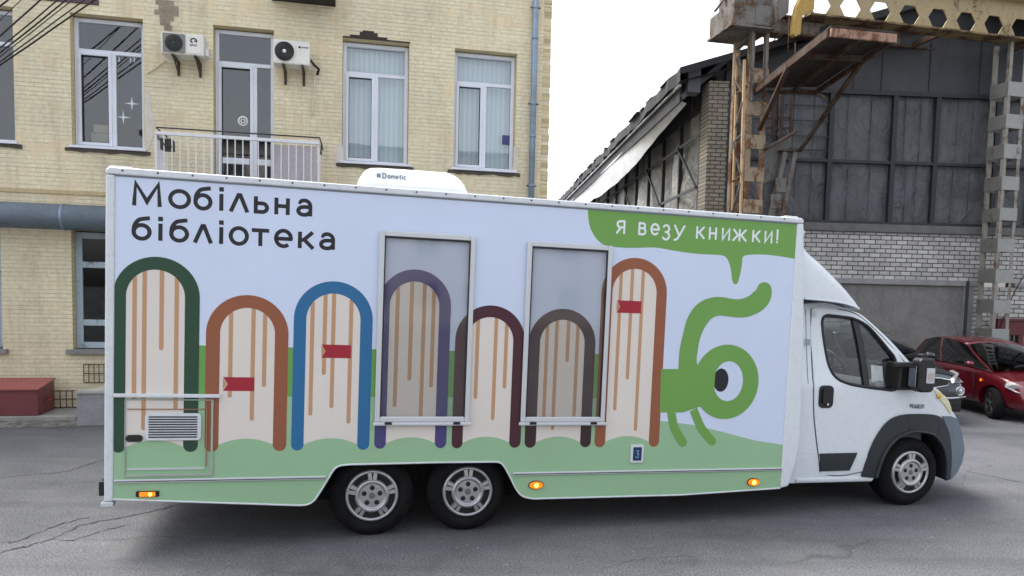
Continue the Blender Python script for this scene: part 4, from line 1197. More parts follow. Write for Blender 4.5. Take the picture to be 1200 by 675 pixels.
def book(name, oL, iL, iR, oR, ylev, apo, api, ybot, mat, stripes, hump, ribbon=None, clip=False, caprow=None):
    """apo, api: pixel of the outer and inner crown; x given at pixel row ylev"""
    xo0, xo1 = th(oL, ylev)[0], th(oR, ylev)[0]; xi0, xi1 = th(iL, ylev)[0], th(iR, ylev)[0]
    zo, zi, zb = th(*apo)[1], th(*api)[1], th((oL + oR) / 2, ybot)[1]
    co, ci = (xo0 + xo1) / 2, (xi0 + xi1) / 2
    ro, ri = (xo1 - xo0) / 2, (xi1 - xi0) / 2
    ho = min(ro, ro * 1.0)
    cl = clampx if clip else (lambda p: p)
    m = MB()
    zh, ze = th(*hump[0])[1], th(*hump[1])[1]
    # pages
    top = arc(ci, zi - ri, ri + .002, ri + .002, 0, 180, 28)
    k = 16; bot = [(ci - ri + 2 * ri * i / k, ze + (zh - ze) * (1 - (2 * i / k - 1) ** 2)) for i in range(k + 1)]
    m.poly(cl(top + bot), dec(2), 1)
    # stripes
    for (sx, syb) in stripes:
        x = th(sx, ylev)[0]; z0 = th(sx, syb)[1]
        w = .0165
        dx = min(abs(x - ci) / ri, .999); zt = zi - ri + ri * math.sqrt(1 - dx * dx) + .006
        m.poly([(x + w, zt), (x - w, zt)] + arc(x, z0 + w, w, w, 180, 360, 8), dec(3), 2)
    # cover arch
    lw = xi0 - xo0; rw = xo1 - xi1
    zsp = zo - ro
    outl = arc(co, zsp, ro, ro, 0, 180, 36) + arc(xo0 + lw / 2, zb + lw / 2, lw / 2, lw / 2, 180, 360, 10) + arc(ci, zi - ri, ri, ri, 180, 0, 36) + arc(xi1 + rw / 2, zb + rw / 2, rw / 2, rw / 2, 180, 360, 10)
    m.poly(cl(outl), dec(4), 0)
    b = m.build('book_picture', [mat, V_CR, V_TAN], side)
    if ribbon:
        (a0, b0), (a1, b1) = ribbon
        x0, z0 = th(a0, b0); x1, z1 = th(a1, b1); z0 = (z0 + th(a1, b0)[1]) / 2
        m = MB(); m.poly([(x0, z0), (x1, z0), (x1, z1), (x0, z1), (x0 + (x1 - x0) * .15, (z0 + z1) / 2)], dec(5)); m.build('ribbon_picture', V_RED, b)
        m = MB(); m.poly([(x0, z0 - .01), (x0 + (x1 - x0) * .12, (z0 + z1) / 2), (x0, z1 + .01)], dec(5)); m.build('ribbon_notch', V_TAN, b)
book('a', 131.5, 147, 215.5, 232.8, 454, (181, 300.8), (181.6, 316), 530, V_DG, [(157, 469), (168.5, 504), (188.5, 410.5), (206, 480)], ((182, 516), (150, 524)), clip=True)
book('b', 240.5, 257, 321, 336.8, 454, (289.4, 345.8), (289.4, 360.8), 529, V_BR, [(269.5, 466), (295.7, 493), (309.2, 453.5)], ((289.5, 514), (258, 521.5)), ((261.3, 442), (298, 458.3)))
book('c', 342.6, 357.2, 420.3, 434.6, 454, (389.5, 329.6), (389.5, 343.9), 527.5, V_BL, [(364.3, 487), (379, 439.4), (388.9, 478.4), (409.3, 496.4)], ((389, 513.5), (358, 521)), ((376.8, 404), (411.2, 419.9)))
book('d', 440.4, 454.0, 511.6, 525.2, 454, (485.2, 315.7), (485.2, 329.9), 525.5, V_PU, [(463, 477), (479.3, 446), (494, 497), (505, 454)], ((482, 512.5), (453, 519.5)))
book('e', 531.4, 544.3, 599.2, 612.6, 454, (573.3, 357.8), (573, 371.6), 525, V_MA, [(557.5, 467.5), (578.7, 492.4), (591, 455.5)], ((571, 511.7), (544, 519)))
book('f', 617.3, 630.6, 682.6, 695.3, 454, (658.7, 361.8), (658.7, 374.7), 524.4, V_DM, [(638.5, 494), (649.6, 504), (663, 424.4), (674, 488)], ((655, 511.5), (630, 518.5)))
book('g', 699.6, 712.2, 763.5, 775.5, 454, (742.7, 302.1), (743.9, 315), 523.8, V_BR, [(721.5, 481), (734.5, 444.5), (747, 505)], ((736, 511), (711, 518)), ((722.8, 352.4), (751, 367.4)))

# the green ant
m = MB()
bd_ = [th(*p) for p in ((774.6, 432.4), (800, 432.4), (825, 440), (825, 475), (800, 483.3), (773, 483.3))]
hc = th(851, 447.6); hrx = (th(889.2, 446.3)[0] - th(812.8, 449)[0]) / 2; hrz = (th(851, 404)[1] - th(851, 491.3)[1]) / 2
m.poly(bd_, dec(5))
m.poly(arc(hc[0], hc[1], hrx, hrz, 0, 359, 60)[:-1], dec(6))
ant_l = [(795, 434), (796.3, 410.7), (800.7, 390), (805, 374), (811.5, 362.5), (819, 355), (828, 350.3), (842.3, 347.9), (863.6, 350.7), (875.5, 348.0), (881.5, 343.6), (885, 339)]
ant_r = [(904, 346.5), (900, 356.5), (893, 363.5), (885, 368), (876, 371.2), (866, 372), (854, 370.8), (842.3, 369.7), (834, 373), (828, 380), (823.3, 388.2), (819.3, 400), (817.3, 412), (816.4, 424), (822, 445)]
tip = th(895.3, 340.5)
tr_ = .080
tipc = [(tip[0] + tr_ * cos(rad(a)), tip[1] + tr_ * sin(rad(a))) for a in range(165, -42, -9)]
outl = smooth_path([th(*p) for p in ant_l[:-1]], 4) + [th(889, 337), th(904.4, 341.5), th(903.4, 349)] + smooth_path([th(*p) for p in ant_r[1:]], 4)
m.poly([(tip[0] + tr_ * cos(rad(a)), tip[1] + tr_ * sin(rad(a))) for a in range(0, 360, 8)], dec(8))
m.poly(outl, dec(7))
ant = m.build('ant_picture', V_BUB, side)
m = MB()
for ps in ([(786, 480), (789.5, 499), (794, 509), (800, 518.5)], [(812.5, 480), (820, 498), (826.5, 508), (834.3, 516.8)]):
    p_ = smooth_path([th(*q) for q in ps], 6); w = .082
    m.stroke(p_, w, dec(8)); m.poly(arc(*p_[-1], w / 2, w / 2, 0, 350, 20), dec(9))
m.build('ant_leg', V_BUB, ant)
m = MB()
ec = th(853.2, 446.7); ex_ = (th(870.4, 446)[0] - th(836, 447)[0]) / 2; ez_ = (th(853, 423.4)[1] - th(853, 470)[1]) / 2
xcut = th(836.3, 446)[0] + .01
m.poly([(max(x, xcut), z) for x, z in arc(*ec, ex_, ez_, 0, 356, 50)], dec(9), 0)
pc = th(844.6, 445.4); px_ = th(853.4, 446)[0] - pc[0]; pz_ = (th(844, 431.8)[1] - th(844, 459.2)[1]) / 2
m.poly([(max(x, xcut), z) for x, z in arc(*pc, px_, pz_, 0, 356, 40)], dec(10), 1)
m.build('ant_eye', [VINYL, V_BLK], ant)

# speech bubble with its words
m = MB()
bub = [(688.6, 246), (690.3, 262), (694, 272), (700, 281), (708, 287), (717.8, 289.2), (732, 290.3), (747.4, 290.5), (768.8, 290.2), (794.9, 294.6), (818.6, 297.6), (840, 298.6), (849, 300.2), (853.5, 306), (856.5, 315.9), (857.6, 326), (859.3, 331.8), (862, 333), (864.6, 331), (867.2, 322), (869.5, 310), (870.8, 300.8), (880, 298.5), (895, 298.3), (913.4, 300.3), (930.5, 303.3)]
bp = [th(*p) for p in bub]; bp = smooth_path(bp, 4); bp = [(min(x, sR), min(z, ZRAIL - .012)) for x, z in bp]; bp[-1] = (sR, bp[-1][1])
bp = bp + [(sR, ZRAIL - .012), (bp[0][0], ZRAIL - .012)]
m.poly(bp, dec(0)); bubble = m.build('speech_bubble', V_BUB, side)

# --- letters drawn as strokes. unit: x-height 1
def E_(cx, cy, rx, ry, a0, a1, n=22): return arc(cx, cy, rx, ry, a0, a1, n)
def dot(x, y, r=.10): return ('dot', x, y, r)
GL = {
 'М': (1.10, [[(.05, 0), (.11, 1.2), (.55, .24), (.99, 1.2), (1.05, 0)]]),
 'о': (.98, [E_(.49, .5, .42, .44, 90, 450, 32)]),
 'б': (.92, [E_(.46, .43, .39, .37, 90, 450, 30), [(.07, .43)] + smooth_path([(.07, .50), (.12, .80), (.30, 1.06), (.52, 1.14), (.86, 1.20)], 6)]),
 'і': (.2, [[(.1, 0), (.1, .94)], dot(.1, 1.19, .115)]),
 'л': (.96, [[(.04, 0), (.44, .94), (.54, .94), (.92, 0)]]),
 'ь': (.76, [[(.08, .94), (.08, .08), (.42, .08)] + E_(.42, .32, .26, .24, -90, 90, 14) + [(.08, .56)]]),
 'н': (.80, [[(.08, 0), (.08, .94)], [(.72, 0), (.72, .94)], [(.08, .48), (.72, .48)]]),
 'а': (.84, [[(.10, .80)] + E_(.40, .56, .32, .33, 140, 0, 14) + [(.72, 0)], [(.72, .52), (.40, .52)] + E_(.36, .29, .28, .22, 90, 270, 14) + [(.50, .07), (.72, .22)]]),
 'т': (.92, [[(.02, .88), (.90, .88)], [(.46, 0), (.46, .88)]]),
 'е': (.94, [[(.08, .48), (.86, .48)] + E_(.47, .5, .40, .44, 0, 310, 30)]),
 'к': (.82, [[(.08, 0), (.08, .94)], [(.12, .45), (.30, .50), (.74, .94)], [(.30, .50), (.78, 0)]]),
 'Я': (.86, [[(.74, 0), (.74, 1.0), (.40, 1.0)] + E_(.38, .74, .28, .26, 90, 270, 12) + [(.74, .48)], [(.42, .46), (.08, 0)]]),
 'в': (.82, [[(.08, 0), (.08, .94), (.44, .94)] + E_(.46, .73, .22, .21, 90, -90, 10) + [(.08, .52)], [(.44, .52)] + E_(.48, .26, .26, .26, 90, -90, 12) + [(.08, 0)]]),
 'з': (.80, [E_(.36, .62, .32, .30, 150, -80, 14) + [(.30, .32)], [(.34, .32)] + E_(.36, .0, .36, .32, 80, -150, 16)]),
 'у': (.90, [[(.05, .94), (.44, .10)], [(.86, .94), (.44, .06), (.26, -.24), (.06, -.30)]]),
 'и': (.84, [[(.08, .94), (.08, 0), (.74, .94), (.74, 0)]]),
 'ж': (1.12, [[(.55, 0), (.55, .94)], [(.06, .94), (.42, .48), (.04, 0)], [(1.04, .94), (.68, .48), (1.08, 0)], [(.42, .48), (.68, .48)]]),
 '!': (.2, [[(.1, .30), (.1, 1.15)], dot(.1, .06, .10)]),
}
def word(m, letters, z_of, xh, sw, layer, round_=False):
    """letters: (char, x0, x1) in panel metres"""
    k = 0
    for ch, x0, x1 in letters:
        w, st = GL[ch]; sx = (x1 - x0) / w; zb0 = z_of((x0 + x1) / 2)
        for s_ in st:
            k += 1; lay = dec(layer) - (k % 5) * .00005
            if s_ and s_[0] == 'dot':
                _, px, py, r = s_; c = (x0 + px * sx, zb0 + py * xh); rr = sw * .56
                m.poly([(c[0] - rr, c[1] - rr), (c[0] + rr, c[1] - rr), (c[0] + rr, c[1] + rr), (c[0] - rr, c[1] + rr)] if not round_ else arc(*c, rr, rr, 0, 350, 16), lay)
            else:
                pts = [(x0 + px * sx, zb0 + py * xh) for px, py in s_]
                m.stroke(pts, sw, lay)
                if round_:
                    for e in (pts[0], pts[-1]):
                        k += 1; m.poly(arc(*e, sw / 2, sw / 2, 0, 345, 14), dec(layer) - .0003 - (k % 5) * .00005)
def px_letters(txt, xs, ybase):
    return [(c, th(a, ybase(a))[0], th(b, ybase(b))[0]) for c, (a, b) in zip(txt, xs)]
s1 = 2.812
m = MB()
l1x = [(100, 193), (218, 290), (302, 360), (385, 398), (420, 480), (500, 547), (568, 615), (640, 692)]
l2x = [(98, 160), (185, 197), (222, 283), (302, 360), (385, 397), (418, 480), (490, 550), (567, 625), (645, 697), (715, 767)]
cv = lambda L_: [(120 + a / s1, 120 + b / s1) for a, b in L_]
b1 = lambda x: 242.6 + (x - 156) * (255.4 - 242.6) / 210
b2 = lambda x: 283.2 + (x - 155) * (293.8 - 283.2) / 238
zb1 = (th(160, b1(160))[1] + th(360, b1(360))[1]) / 2; zb2 = (th(160, b2(160))[1] + th(385, b2(385))[1]) / 2
xh1 = .142
word(m, px_letters('Мобільна', cv(l1x), b1), lambda x: zb1 + .012, xh1, .031, 1)
m.build('lettering', V_BLK, side); m = MB()
word(m, px_letters('бібліотека', cv(l2x), b2), lambda x: zb2 + .012, xh1, .031, 1)
m.build('lettering', V_BLK, side)
m = MB(); s2_ = 4.217
lx = [(92, 138), (202, 240), (262, 305), (322, 358), (378, 430), (487, 527), (550, 588), (614, 655), (668, 735), (764, 802), (824, 864), (881, 893)]
cv2 = lambda L_: [(700 + a / s2_, 700 + b / s2_) for a, b in L_]
b3 = lambda x: 240 + (143 + (x - 722) * s2_ * (189 - 143) / 755) / s2_
zb3 = (th(725, b3(725))[1] + th(908, b3(908))[1]) / 2
LT_ = px_letters('Явезукнижки!', cv2(lx), b3); WL_ = vin('white_letter', (232, 236, 240))
for wd_ in (LT_[:1], LT_[1:5], LT_[5:]):
    m = MB(); word(m, wd_, lambda x: zb3 + .008, .105, .0195, 2, True); m.build('lettering', WL_, bubble)

# --- windows of the box: tinted sheets over the print
GRT = glass('tinted_acrylic', (.91, .912, .905), .95, .05, .0, 1.0, .015)
for (tl, tr2, bl, br) in (((443.2, 269.5), (556.7, 276.6), (440.9, 494.2), (551.1, 494.7)), ((616.7, 280.7), (717.8, 289.6), (612, 494.2), (708.9, 494.7))):
    a = [th(*p, -.03) for p in (tl, tr2, bl, br)]
    x0, x1 = (a[0][0] + a[2][0]) / 2, (a[1][0] + a[3][0]) / 2; z1, z0 = (a[0][1] + a[1][1]) / 2, (a[2][1] + a[3][1]) / 2
    m = MB(); fw = .045
    m.box(x0, x0 + fw, -.035, -.015, z0, z1); m.box(x1 - fw, x1, -.035, -.015, z0, z1); m.box(x0 + fw, x1 - fw, -.035, -.015, z1 - fw, z1); m.box(x0 + fw, x1 - fw, -.035, -.015, z0, z0 + fw)
    m.box(x0 - .015, x1 + .015, -.05, -.016, z0 - .03, z0 - .002)
    w = m.build('window', ALUS, trk, bevel=.007, seg=3)
    m = MB(); q = fw - .004; g = .012
    m.box(x0 + q, x0 + q + g, -.034, -.017, z0 + q, z1 - q); m.box(x1 - q - g, x1 - q, -.034, -.017, z0 + q, z1 - q); m.box(x0 + q + g, x1 - q - g, -.034, -.017, z1 - q - g * 1.6, z1 - q)
    m.build('seal', BLK, w)
    m = MB(); m.box(x0 + fw - .002, x1 - fw + .002, -.026, -.021, z0 + fw - .002, z1 - fw + .002); m.build('pane', GRT, w)
    for u in (.14, .86):
        c = x0 + (x1 - x0) * u; MB().box(c - .03, c + .03, -.056, -.0505, z0 - .02, z0 + .002).build('latch', BLK, w)

# --- service hatch with vent at the back
hx0, hx1 = th(146, 510)[0], th(250, 510)[0]; hz0, hz1 = (th(140, 559.5)[1] + th(250, 556.5)[1]) / 2, th(190, 467.5)[1]
m = MB(); fw = .018
m.box(hx0, hx0 + .008, -.012, -.0, hz0, hz1); m.box(hx1 - fw, hx1, -.014, -.0, hz0, hz1); m.box(hx0 + .008, hx1 - fw, -.014, -.0, hz0, hz0 + fw); m.box(hx0 + .008, hx1 - fw, -.012, 0, hz1 - .01, hz1)
hatch = m.build('service_hatch', paint('hatch_trim', (160, 170, 158), .4, var=.1), trk, bevel=.003)
m = MB(); k = .055
m.box(hx0 + k * .4, hx1 - k * 1.2, -.011, -.0, hz0 + k, hz0 + k + .014); m.build('hatch_lip', ALUS, hatch)
m = MB(); m.box(hx1 - k, hx1 - k + .008, -.010, 0, hz0 + k + .02, hz1 - .05); m.box(hx0 + .02, hx1 - k - .004, -.010, 0, hz1 - .085, hz1 - .078); m.build('hatch_groove', paint('groove_brown', (150, 112, 92), .5), hatch)
m = MB(); a = th(134, 463.6, -.02); b = th(258.5, 463.8, -.02); zc2 = (a[1] + b[1]) / 2
m.prism([(sL + .002, zc2 - .014), (b[0], zc2 - .014), (b[0], zc2 + .014), (sL + .002, zc2 + .014)], -.035, -.0); m.build('rain_strip', ALU, hatch, bevel=.005)
a = th(170, 484.3, -.015); b = th(235.6, 515.8, -.015)
m = MB(); m.prism(rrect(a[0], b[0], b[1], a[1], .03), -.024, 0); vent = m.build('vent', ALU, hatch, bevel=.005)
m = MB(); n = 9; q = .028
for i in range(n):
    z = b[1] + q + (a[1] - b[1] - 2 * q) * i / (n - 1); m.box(a[0] + q, b[0] - q, -.0262, -.0245, z - .0052, z + .0052)
m.build('vent_slot', BLK, vent)
a = th(147.5, 509.8, -.01); b = th(167, 517.8, -.01)
m = MB(); m.prism(rrect(a[0], b[0], b[1], a[1], .025), -.016, 0); m.build('latch', BLK, hatch, bevel=.004)

# --- inlet cover
a = th(739.6, 521.2, -.01); b = th(753.6, 542.2, -.01)
m = MB(); m.prism(rrect(a[0], b[0], b[1], a[1], .012), -.014, -.0); inl = m.build('power_inlet', ALU, trk, bevel=.003)
m = MB(); m.prism(rrect(a[0] + .022, b[0] - .022, b[1] + .022, a[1] - .022, .008), -.017, -.0145); m.build('inlet_cover', paint('inlet_navy', (30, 52, 84), .25), inl)
m = MB(); cx = (a[0] + b[0]) / 2; cz = (a[1] + b[1]) / 2
m.stroke([(cx - .014, cz + .03), (cx + .012, cz + .03), (cx - .004, cz + .004)], .006, -.0176); m.stroke(arc(cx + .008, cz - .005, .008, .01, 0, 360, 12), .004, -.0177); m.stroke([(cx - .018, cz - .03), (cx + .016, cz - .03)], .008, -.0176)
m.build('inlet_mark', paint('pale_blue_mark', (120, 170, 210), .4), inl)

# --- side marker lamps, lit amber
AMB = emit('amber_lens', (255, 112, 8), .35, (.75, .22, .01)); AMB2 = emit('amber_bright', (255, 196, 60), 3.0)
for (p, q, hot) in (((161, 576), (184.5, 582), .65), ((620, 564.5), (636.5, 572.5), .5), ((876.5, 561.2), (889.5, 569), .5)):
    a = th(*p, -.01); b = th(*q, -.01); zc3 = (a[1] + b[1]) / 2; xc3 = (a[0] + b[0]) / 2; hw_ = (b[0] - a[0]) / 2; hz_ = abs(a[1] - b[1]) / 2
    m = MB(); m.prism(arc(xc3, zc3, hw_ * 1.06, hz_ * 1.2, 0, 350, 24) if hot < .6 else rrect(a[0] - .012, b[0] + .012, zc3 - hz_ * 1.05, zc3 + hz_ * 1.05, .01), -.008, 0)
    l = m.build('marker_lamp', BLK, trk)
    m = MB(); m.prism(arc(xc3, zc3, hw_ * .95, hz_, 0, 350, 24) if hot < .6 else rrect(a[0] + .014, b[0] - .014, zc3 - hz_ * .8, zc3 + hz_ * .8, .008), -.022, -.0085); m.build('lens', AMB, l, bevel=.004)
    m = MB(); m.lathe([(hz_ * .62, 0), (0, -.004)], 14, c=(a[0] + (b[0] - a[0]) * hot, -.0225, zc3)); m.build('bulb_glow', AMB2, l)

# --- roof air conditioner
d = .80
prof = [th(*p, d) for p in ((419, 218), (421, 209), (425, 203), (429, 199), (434.5, 196.4), (445, 196.2), (480, 198.5), (510, 200.8), (524, 202.0), (532, 204.6), (539, 209.5), (545, 217), (549, 226))]
base = min(p[1] for p in prof) - .02; base = min(base, ZTOP + .02)
x0, x1 = prof[0][0], prof[-1][0]
rings = []
for y, sh, ins in ((d, .9, .03), (d + .03, 1.0, 0), (d + .25, 1.05, 0), (d + .55, 1.03, 0), (d + .68, .92, .03)):
    cx = (x0 + x1) / 2
    R_ = []
    pp2 = [(x0, base)] + prof + [(x1, base)]
    for (x, z) in pp2: R_.append((cx + (x - cx) * (1 - ins), y, base + (z - base) * sh))
    rings.append(R_)
m = MB(); m.loft(rings); 
for R_ in (rings[0], rings[-1]): m.add(R_, [list(range(len(R_)))[::-1] if R_ is rings[0] else list(range(len(R_)))])
ac = m.build('roof_air_conditioner', paint('ac_white', (232, 234, 236), .3, var=.03), trk, doubles=True)
m = MB(); zc4 = th(470, 214.5, d)[1]; m.box(x0 + .03, x1 - .06, d - .02, d + .02, base, (base + zc4) / 2 + .035); m.build('base_tray', WHT, ac, bevel=.012)
# maker's name
m = MB(); ya = d - .0035
a = th(441.5, 207.8, d - .004); hgt = .042
m.box(a[0], a[0] + .035, ya - .002, ya + .01, a[1], a[1] + hgt * .85, 0)
xx = th(448.5, 207.8, d)[0]; zz0 = a[1] - .002; hh_ = hgt * .72
def L2(pts, w=.011): m.stroke([(xx + p[0] * .034, zz0 + p[1] * hgt) for p in pts], w, ya - .001)
L2([(0, 0), (0, 1), (.4, 1)] + E_(.4, .5, .45, .5, 90, -90, 8) + [(0, 0)]); xx += .043
L2(E_(.4, .35, .32, .33, 90, 450, 14), .009); xx += .036
L2([(0, 0), (0, .68)], .009); L2([(0, .55), (.3, .66), (.45, .5), (.45, 0)], .008); L2([(.45, .5), (.75, .66), (.9, .5), (.9, 0)], .008); xx += .042
L2([(.05, .36), (.65, .36)] + E_(.35, .35, .32, .33, 0, 310, 14), .008); xx += .033
L2([(.25, 1), (.25, .1), (.5, .02)], .009); L2([(0, .68), (.5, .68)], .008); xx += .026
L2([(.1, 0), (.1, .68)], .009); L2([(.1, .82), (.1, .95)], .009); xx += .016
L2(E_(.35, .35, .32, .33, 50, 310, 12), .009)
m.build('lettering', paint('grey_letter', (112, 116, 122), .5), ac)

# --- underbody
m = MB(); m.box(-1.85, 5.0, .45, 1.9, .42, .82); m.box(-.80, 1.65, .40, .449, .26, .80); m.box(-.80, 1.65, 1.901, 2.1, .26, .82); m.box(-1.9, -.62, .04, .44, .50, .79); m.box(1.62, 3.9, .04, .44, .50, .79); m.box(-1.9, 3.9, 1.905, 2.26, .36, .79); m.box(1.7, 2.15, .5, 1.8, .26, .41); m.box(-.75, 1.6, .7, 1.6, .22, .41)  # frame, plus dark blocks added to deepen the shade under the truck
m.box(2.2, 3.3, .35, .6, .40, .6); m.box(-1.9, -.8, .6, 1.7, .40, .45)
m.build('chassis_and_blockers', DKUNDER, trk)
m = MB(); m.tube([(-.017, .3, .36), (-.017, 2.0, .36)], .05, 10); m.tube([(.829, .3, .37), (.829, 2.0, .37)], .05, 10); m.tube([(3.9, .5, .40), (3.7, .35, .34)], .045, 8); m.build('axle', DKUNDER, trk)

# --- wheels
TYRE = NT('tyre_rubber'); _n1 = TYRE.noise(6, 4, .6); TYRE.set(Base_Color=TYRE.ramp(_n1, [(.3, (.006, .006, .007)), (.7, (.013, .013, .014))]), Roughness=.88); TYRE.b.inputs['Specular IOR Level'].default_value = .18; TYRE = TYRE.mat
HUB = paint('hubcap_silver', (186, 187, 190), .32, .7, var=.1, scale=8, dirt=.12); HUBD = paint('hubcap_dark', (20, 20, 22), .6)
def wheel(parent, x, z, y, R_, steer=0, far=False, rc=.226):
    w = bpy.data.objects.new('wheel', None); COL.objects.link(w); w.parent = parent; w.location = (x, y, z)
    if far: w.rotation_euler = (0, 0, pi)
    elif steer: w.rotation_euler = (0, 0, rad(steer))
    m = MB(); T = .225
    pr = [(rc - .02, .05), (rc + .005, .012), (rc + .03, -.008), (rc + .07, -.012), (R_ - .045, -.002), (R_ - .018, .018), (R_ - .004, .045)]
    for i in range(4):
        y0 = .05 + i * .042; pr += [(R_, y0), (R_, y0 + .034), (R_ - .009, y0 + .036), (R_ - .009, y0 + .040)]
    pr += [(R_ - .004, T - .03), (R_ - .03, T), (rc, T - .02)]
    m.lathe(pr, 64)
    m.build('tyre', TYRE, w)
    m = MB()
    m.lathe([(rc + .004, .012), (rc - .001, -.006), (rc - .014, -.012), (rc - .024, -.006), (rc - .028, .006)], 56)     # outer lip
    m.lathe([(rc * .66, .006), (rc * .63, -.014), (rc * .58, -.022), (rc * .53, -.021), (rc * .49, -.006)], 48); m.lathe([(rc * .49, -.006), (rc * .46, -.003), (rc * .2, -.004), (0, -.004)], 48, smooth=False)
    for k in range(5):
        a = pi / 2 + k * 2 * pi / 5
        for s_ in (-1, 1):
            a2 = a + s_ * .125; u = Vector((cos(a2), 0, sin(a2))); t_ = Vector((-sin(a2), 0, cos(a2)))
            c0_, c1_ = u * rc * .50, u * (rc - .016); w0_, w1_ = .020, .022
            vs = []
            for (c_, w_, yy) in ((c0_, w0_, -.014), (c1_, w1_, -.006)):
                vs += [c_ - t_ * w_ + Vector((0, .02, 0)), c_ - t_ * w_ * .75 + Vector((0, yy, 0)), c_ + t_ * w_ * .75 + Vector((0, yy, 0)), c_ + t_ * w_ + Vector((0, .02, 0))]
            m.add(vs, [(0, 1, 5, 4), (1, 2, 6, 5), (2, 3, 7, 6)], 0)
    hc_ = m.build('hubcap', HUB, w)
    m = MB(); m.lathe([(rc - .02, .020), (rc * .3, .030), (0, .03)], 40)
    for k in range(5):
        a = pi / 2 + k * 2 * pi / 5; c_ = (rc * .315 * cos(a), -.0045, rc * .315 * sin(a)); m.lathe([(rc * .098, 0), (rc * .092, -.0012), (0, -.0014)], 16, c=c_)
    m.build('wheel_recess', HUBD, w)
    m = MB(); m.lathe([(rc * .12, -.0045), (rc * .11, -.0075), (0, -.008)], 24, smooth=False); m.build('centre_badge', paint('badge_grey', (120, 122, 126), .35, .6), w)
    return w
RW = .362
def wz(x, y): # local z so that the wheel stands on the ground
    return (RW - (TF.ex.z * x)) / TF.ez.z
for (cx, cy) in ((436, 582.4), (548.4, 576)):
    x = th(cx, cy, .12)[0]; wheel(trk, x, wz(x, 0), .13, RW); wheel(trk, x, wz(x, 0), 2.17, RW, far=True)
xfw = th(1068.5, 553.6, .13)[0]; wheel(trk, xfw, wz(xfw, 0), .15, RW); wheel(trk, xfw, wz(xfw, 0), 2.15, RW, far=True)

# --- the cab
YS0 = .12
def yside(x, z):
    y = YS0 + max(0, z - 1.36) * .20 + max(0, .62 - z) * .06
    if x > 5.6: y += (min(x, 6.4) - 5.6) ** 2 * .22
    return y
def cabp(px, py):
    d = YS0
    for _ in range(8):
        x, z = TF.hit(px, py, d); d = yside(x, z)
    return (x, z)
def inside(p, poly):
    c = False; n = len(poly); x, y = p
    for i in range(n):
        x1, y1 = poly[i]; x2, y2 = poly[i - 1]
        if (y1 > y) != (y2 > y) and x < (x2 - x1) * (y - y1) / (y2 - y1) + x1: c = not c
    return c
def resample(poly, h):
    out = []
    for a, b in zip(poly, poly[1:] + poly[:1]):
        L_ = math.hypot(b[0] - a[0], b[1] - a[1]); n = max(1, int(L_ / h + .5))
        out += [(a[0] + (b[0] - a[0]) * i / n, a[1] + (b[1] - a[1]) * i / n) for i in range(n)]
    return out
def fill(loops, h=.06):
    """triangles covering loops[0] minus the other loops, with a grid of inner points"""
    vs = []; es = []
    for lp in loops:
        b = len(vs); vs += [Vector(p) for p in lp]; es += [(b + i, b + (i + 1) % len(lp)) for i in range(len(lp))]
    xs = [p[0] for p in loops[0]]; zs = [p[1] for p in loops[0]]
    x = min(xs) + h / 2
    while x < max(xs):
        z = min(zs) + h / 2
        while z < max(zs):
            if inside((x, z), loops[0]) and not any(inside((x, z), l) for l in loops[1:]):
                if min((v[0] - x) ** 2 + (v[1] - z) ** 2 for v in vs[:sum(map(len, loops))]) > (h * .4) ** 2: vs.append(Vector((x + 1e-5 * z, z)))
            z += h
        x += h
    r = delaunay_2d_cdt(vs, es, [], 0, 1e-6)
    V, T_ = r[0], r[2]; tri = []
    for t_ in T_:
        c = ((V[t_[0]].x + V[t_[1]].x + V[t_[2]].x) / 3, (V[t_[0]].y + V[t_[1]].y + V[t_[2]].y) / 3)
        if inside(c, loops[0]) and not any(inside(c, l) for l in loops[1:]): tri.append(tuple(t_))
    return [(v.x, v.y) for v in V], tri
def side_patch(m, loops, proud=0.0, rim=0.0, mat=0, far=False, h=.06, smooth=True):
    V, T_ = fill(loops, h)
    f = (lambda y: WID - y) if far else (lambda y: y)
    vs = [(x, f(yside(x, z) - proud), z) for x, z in V]
    a = []
    for t_ in T_:
        (x1, z1), (x2, z2), (x3, z3) = (V[i] for i in t_)
        ccw = (x2 - x1) * (z3 - z1) - (x3 - x1) * (z2 - z1) > 0
        a.append(t_ if ccw != far else t_[::-1])
    m.add(vs, a, mat, smooth)
    if rim:
        for lp in loops:
            n = len(lp)
            fr_ = [(x, f(yside(x, z) - proud), z) for x, z in lp]; bk = [(x, f(yside(x, z) - proud + rim), z) for x, z in lp]
            m.add(fr_ + bk, [(i, (i + 1) % n, n + (i + 1) % n, n + i) for i in range(n)], mat)
def P_(lst): return [cabp(*p) for p in lst]

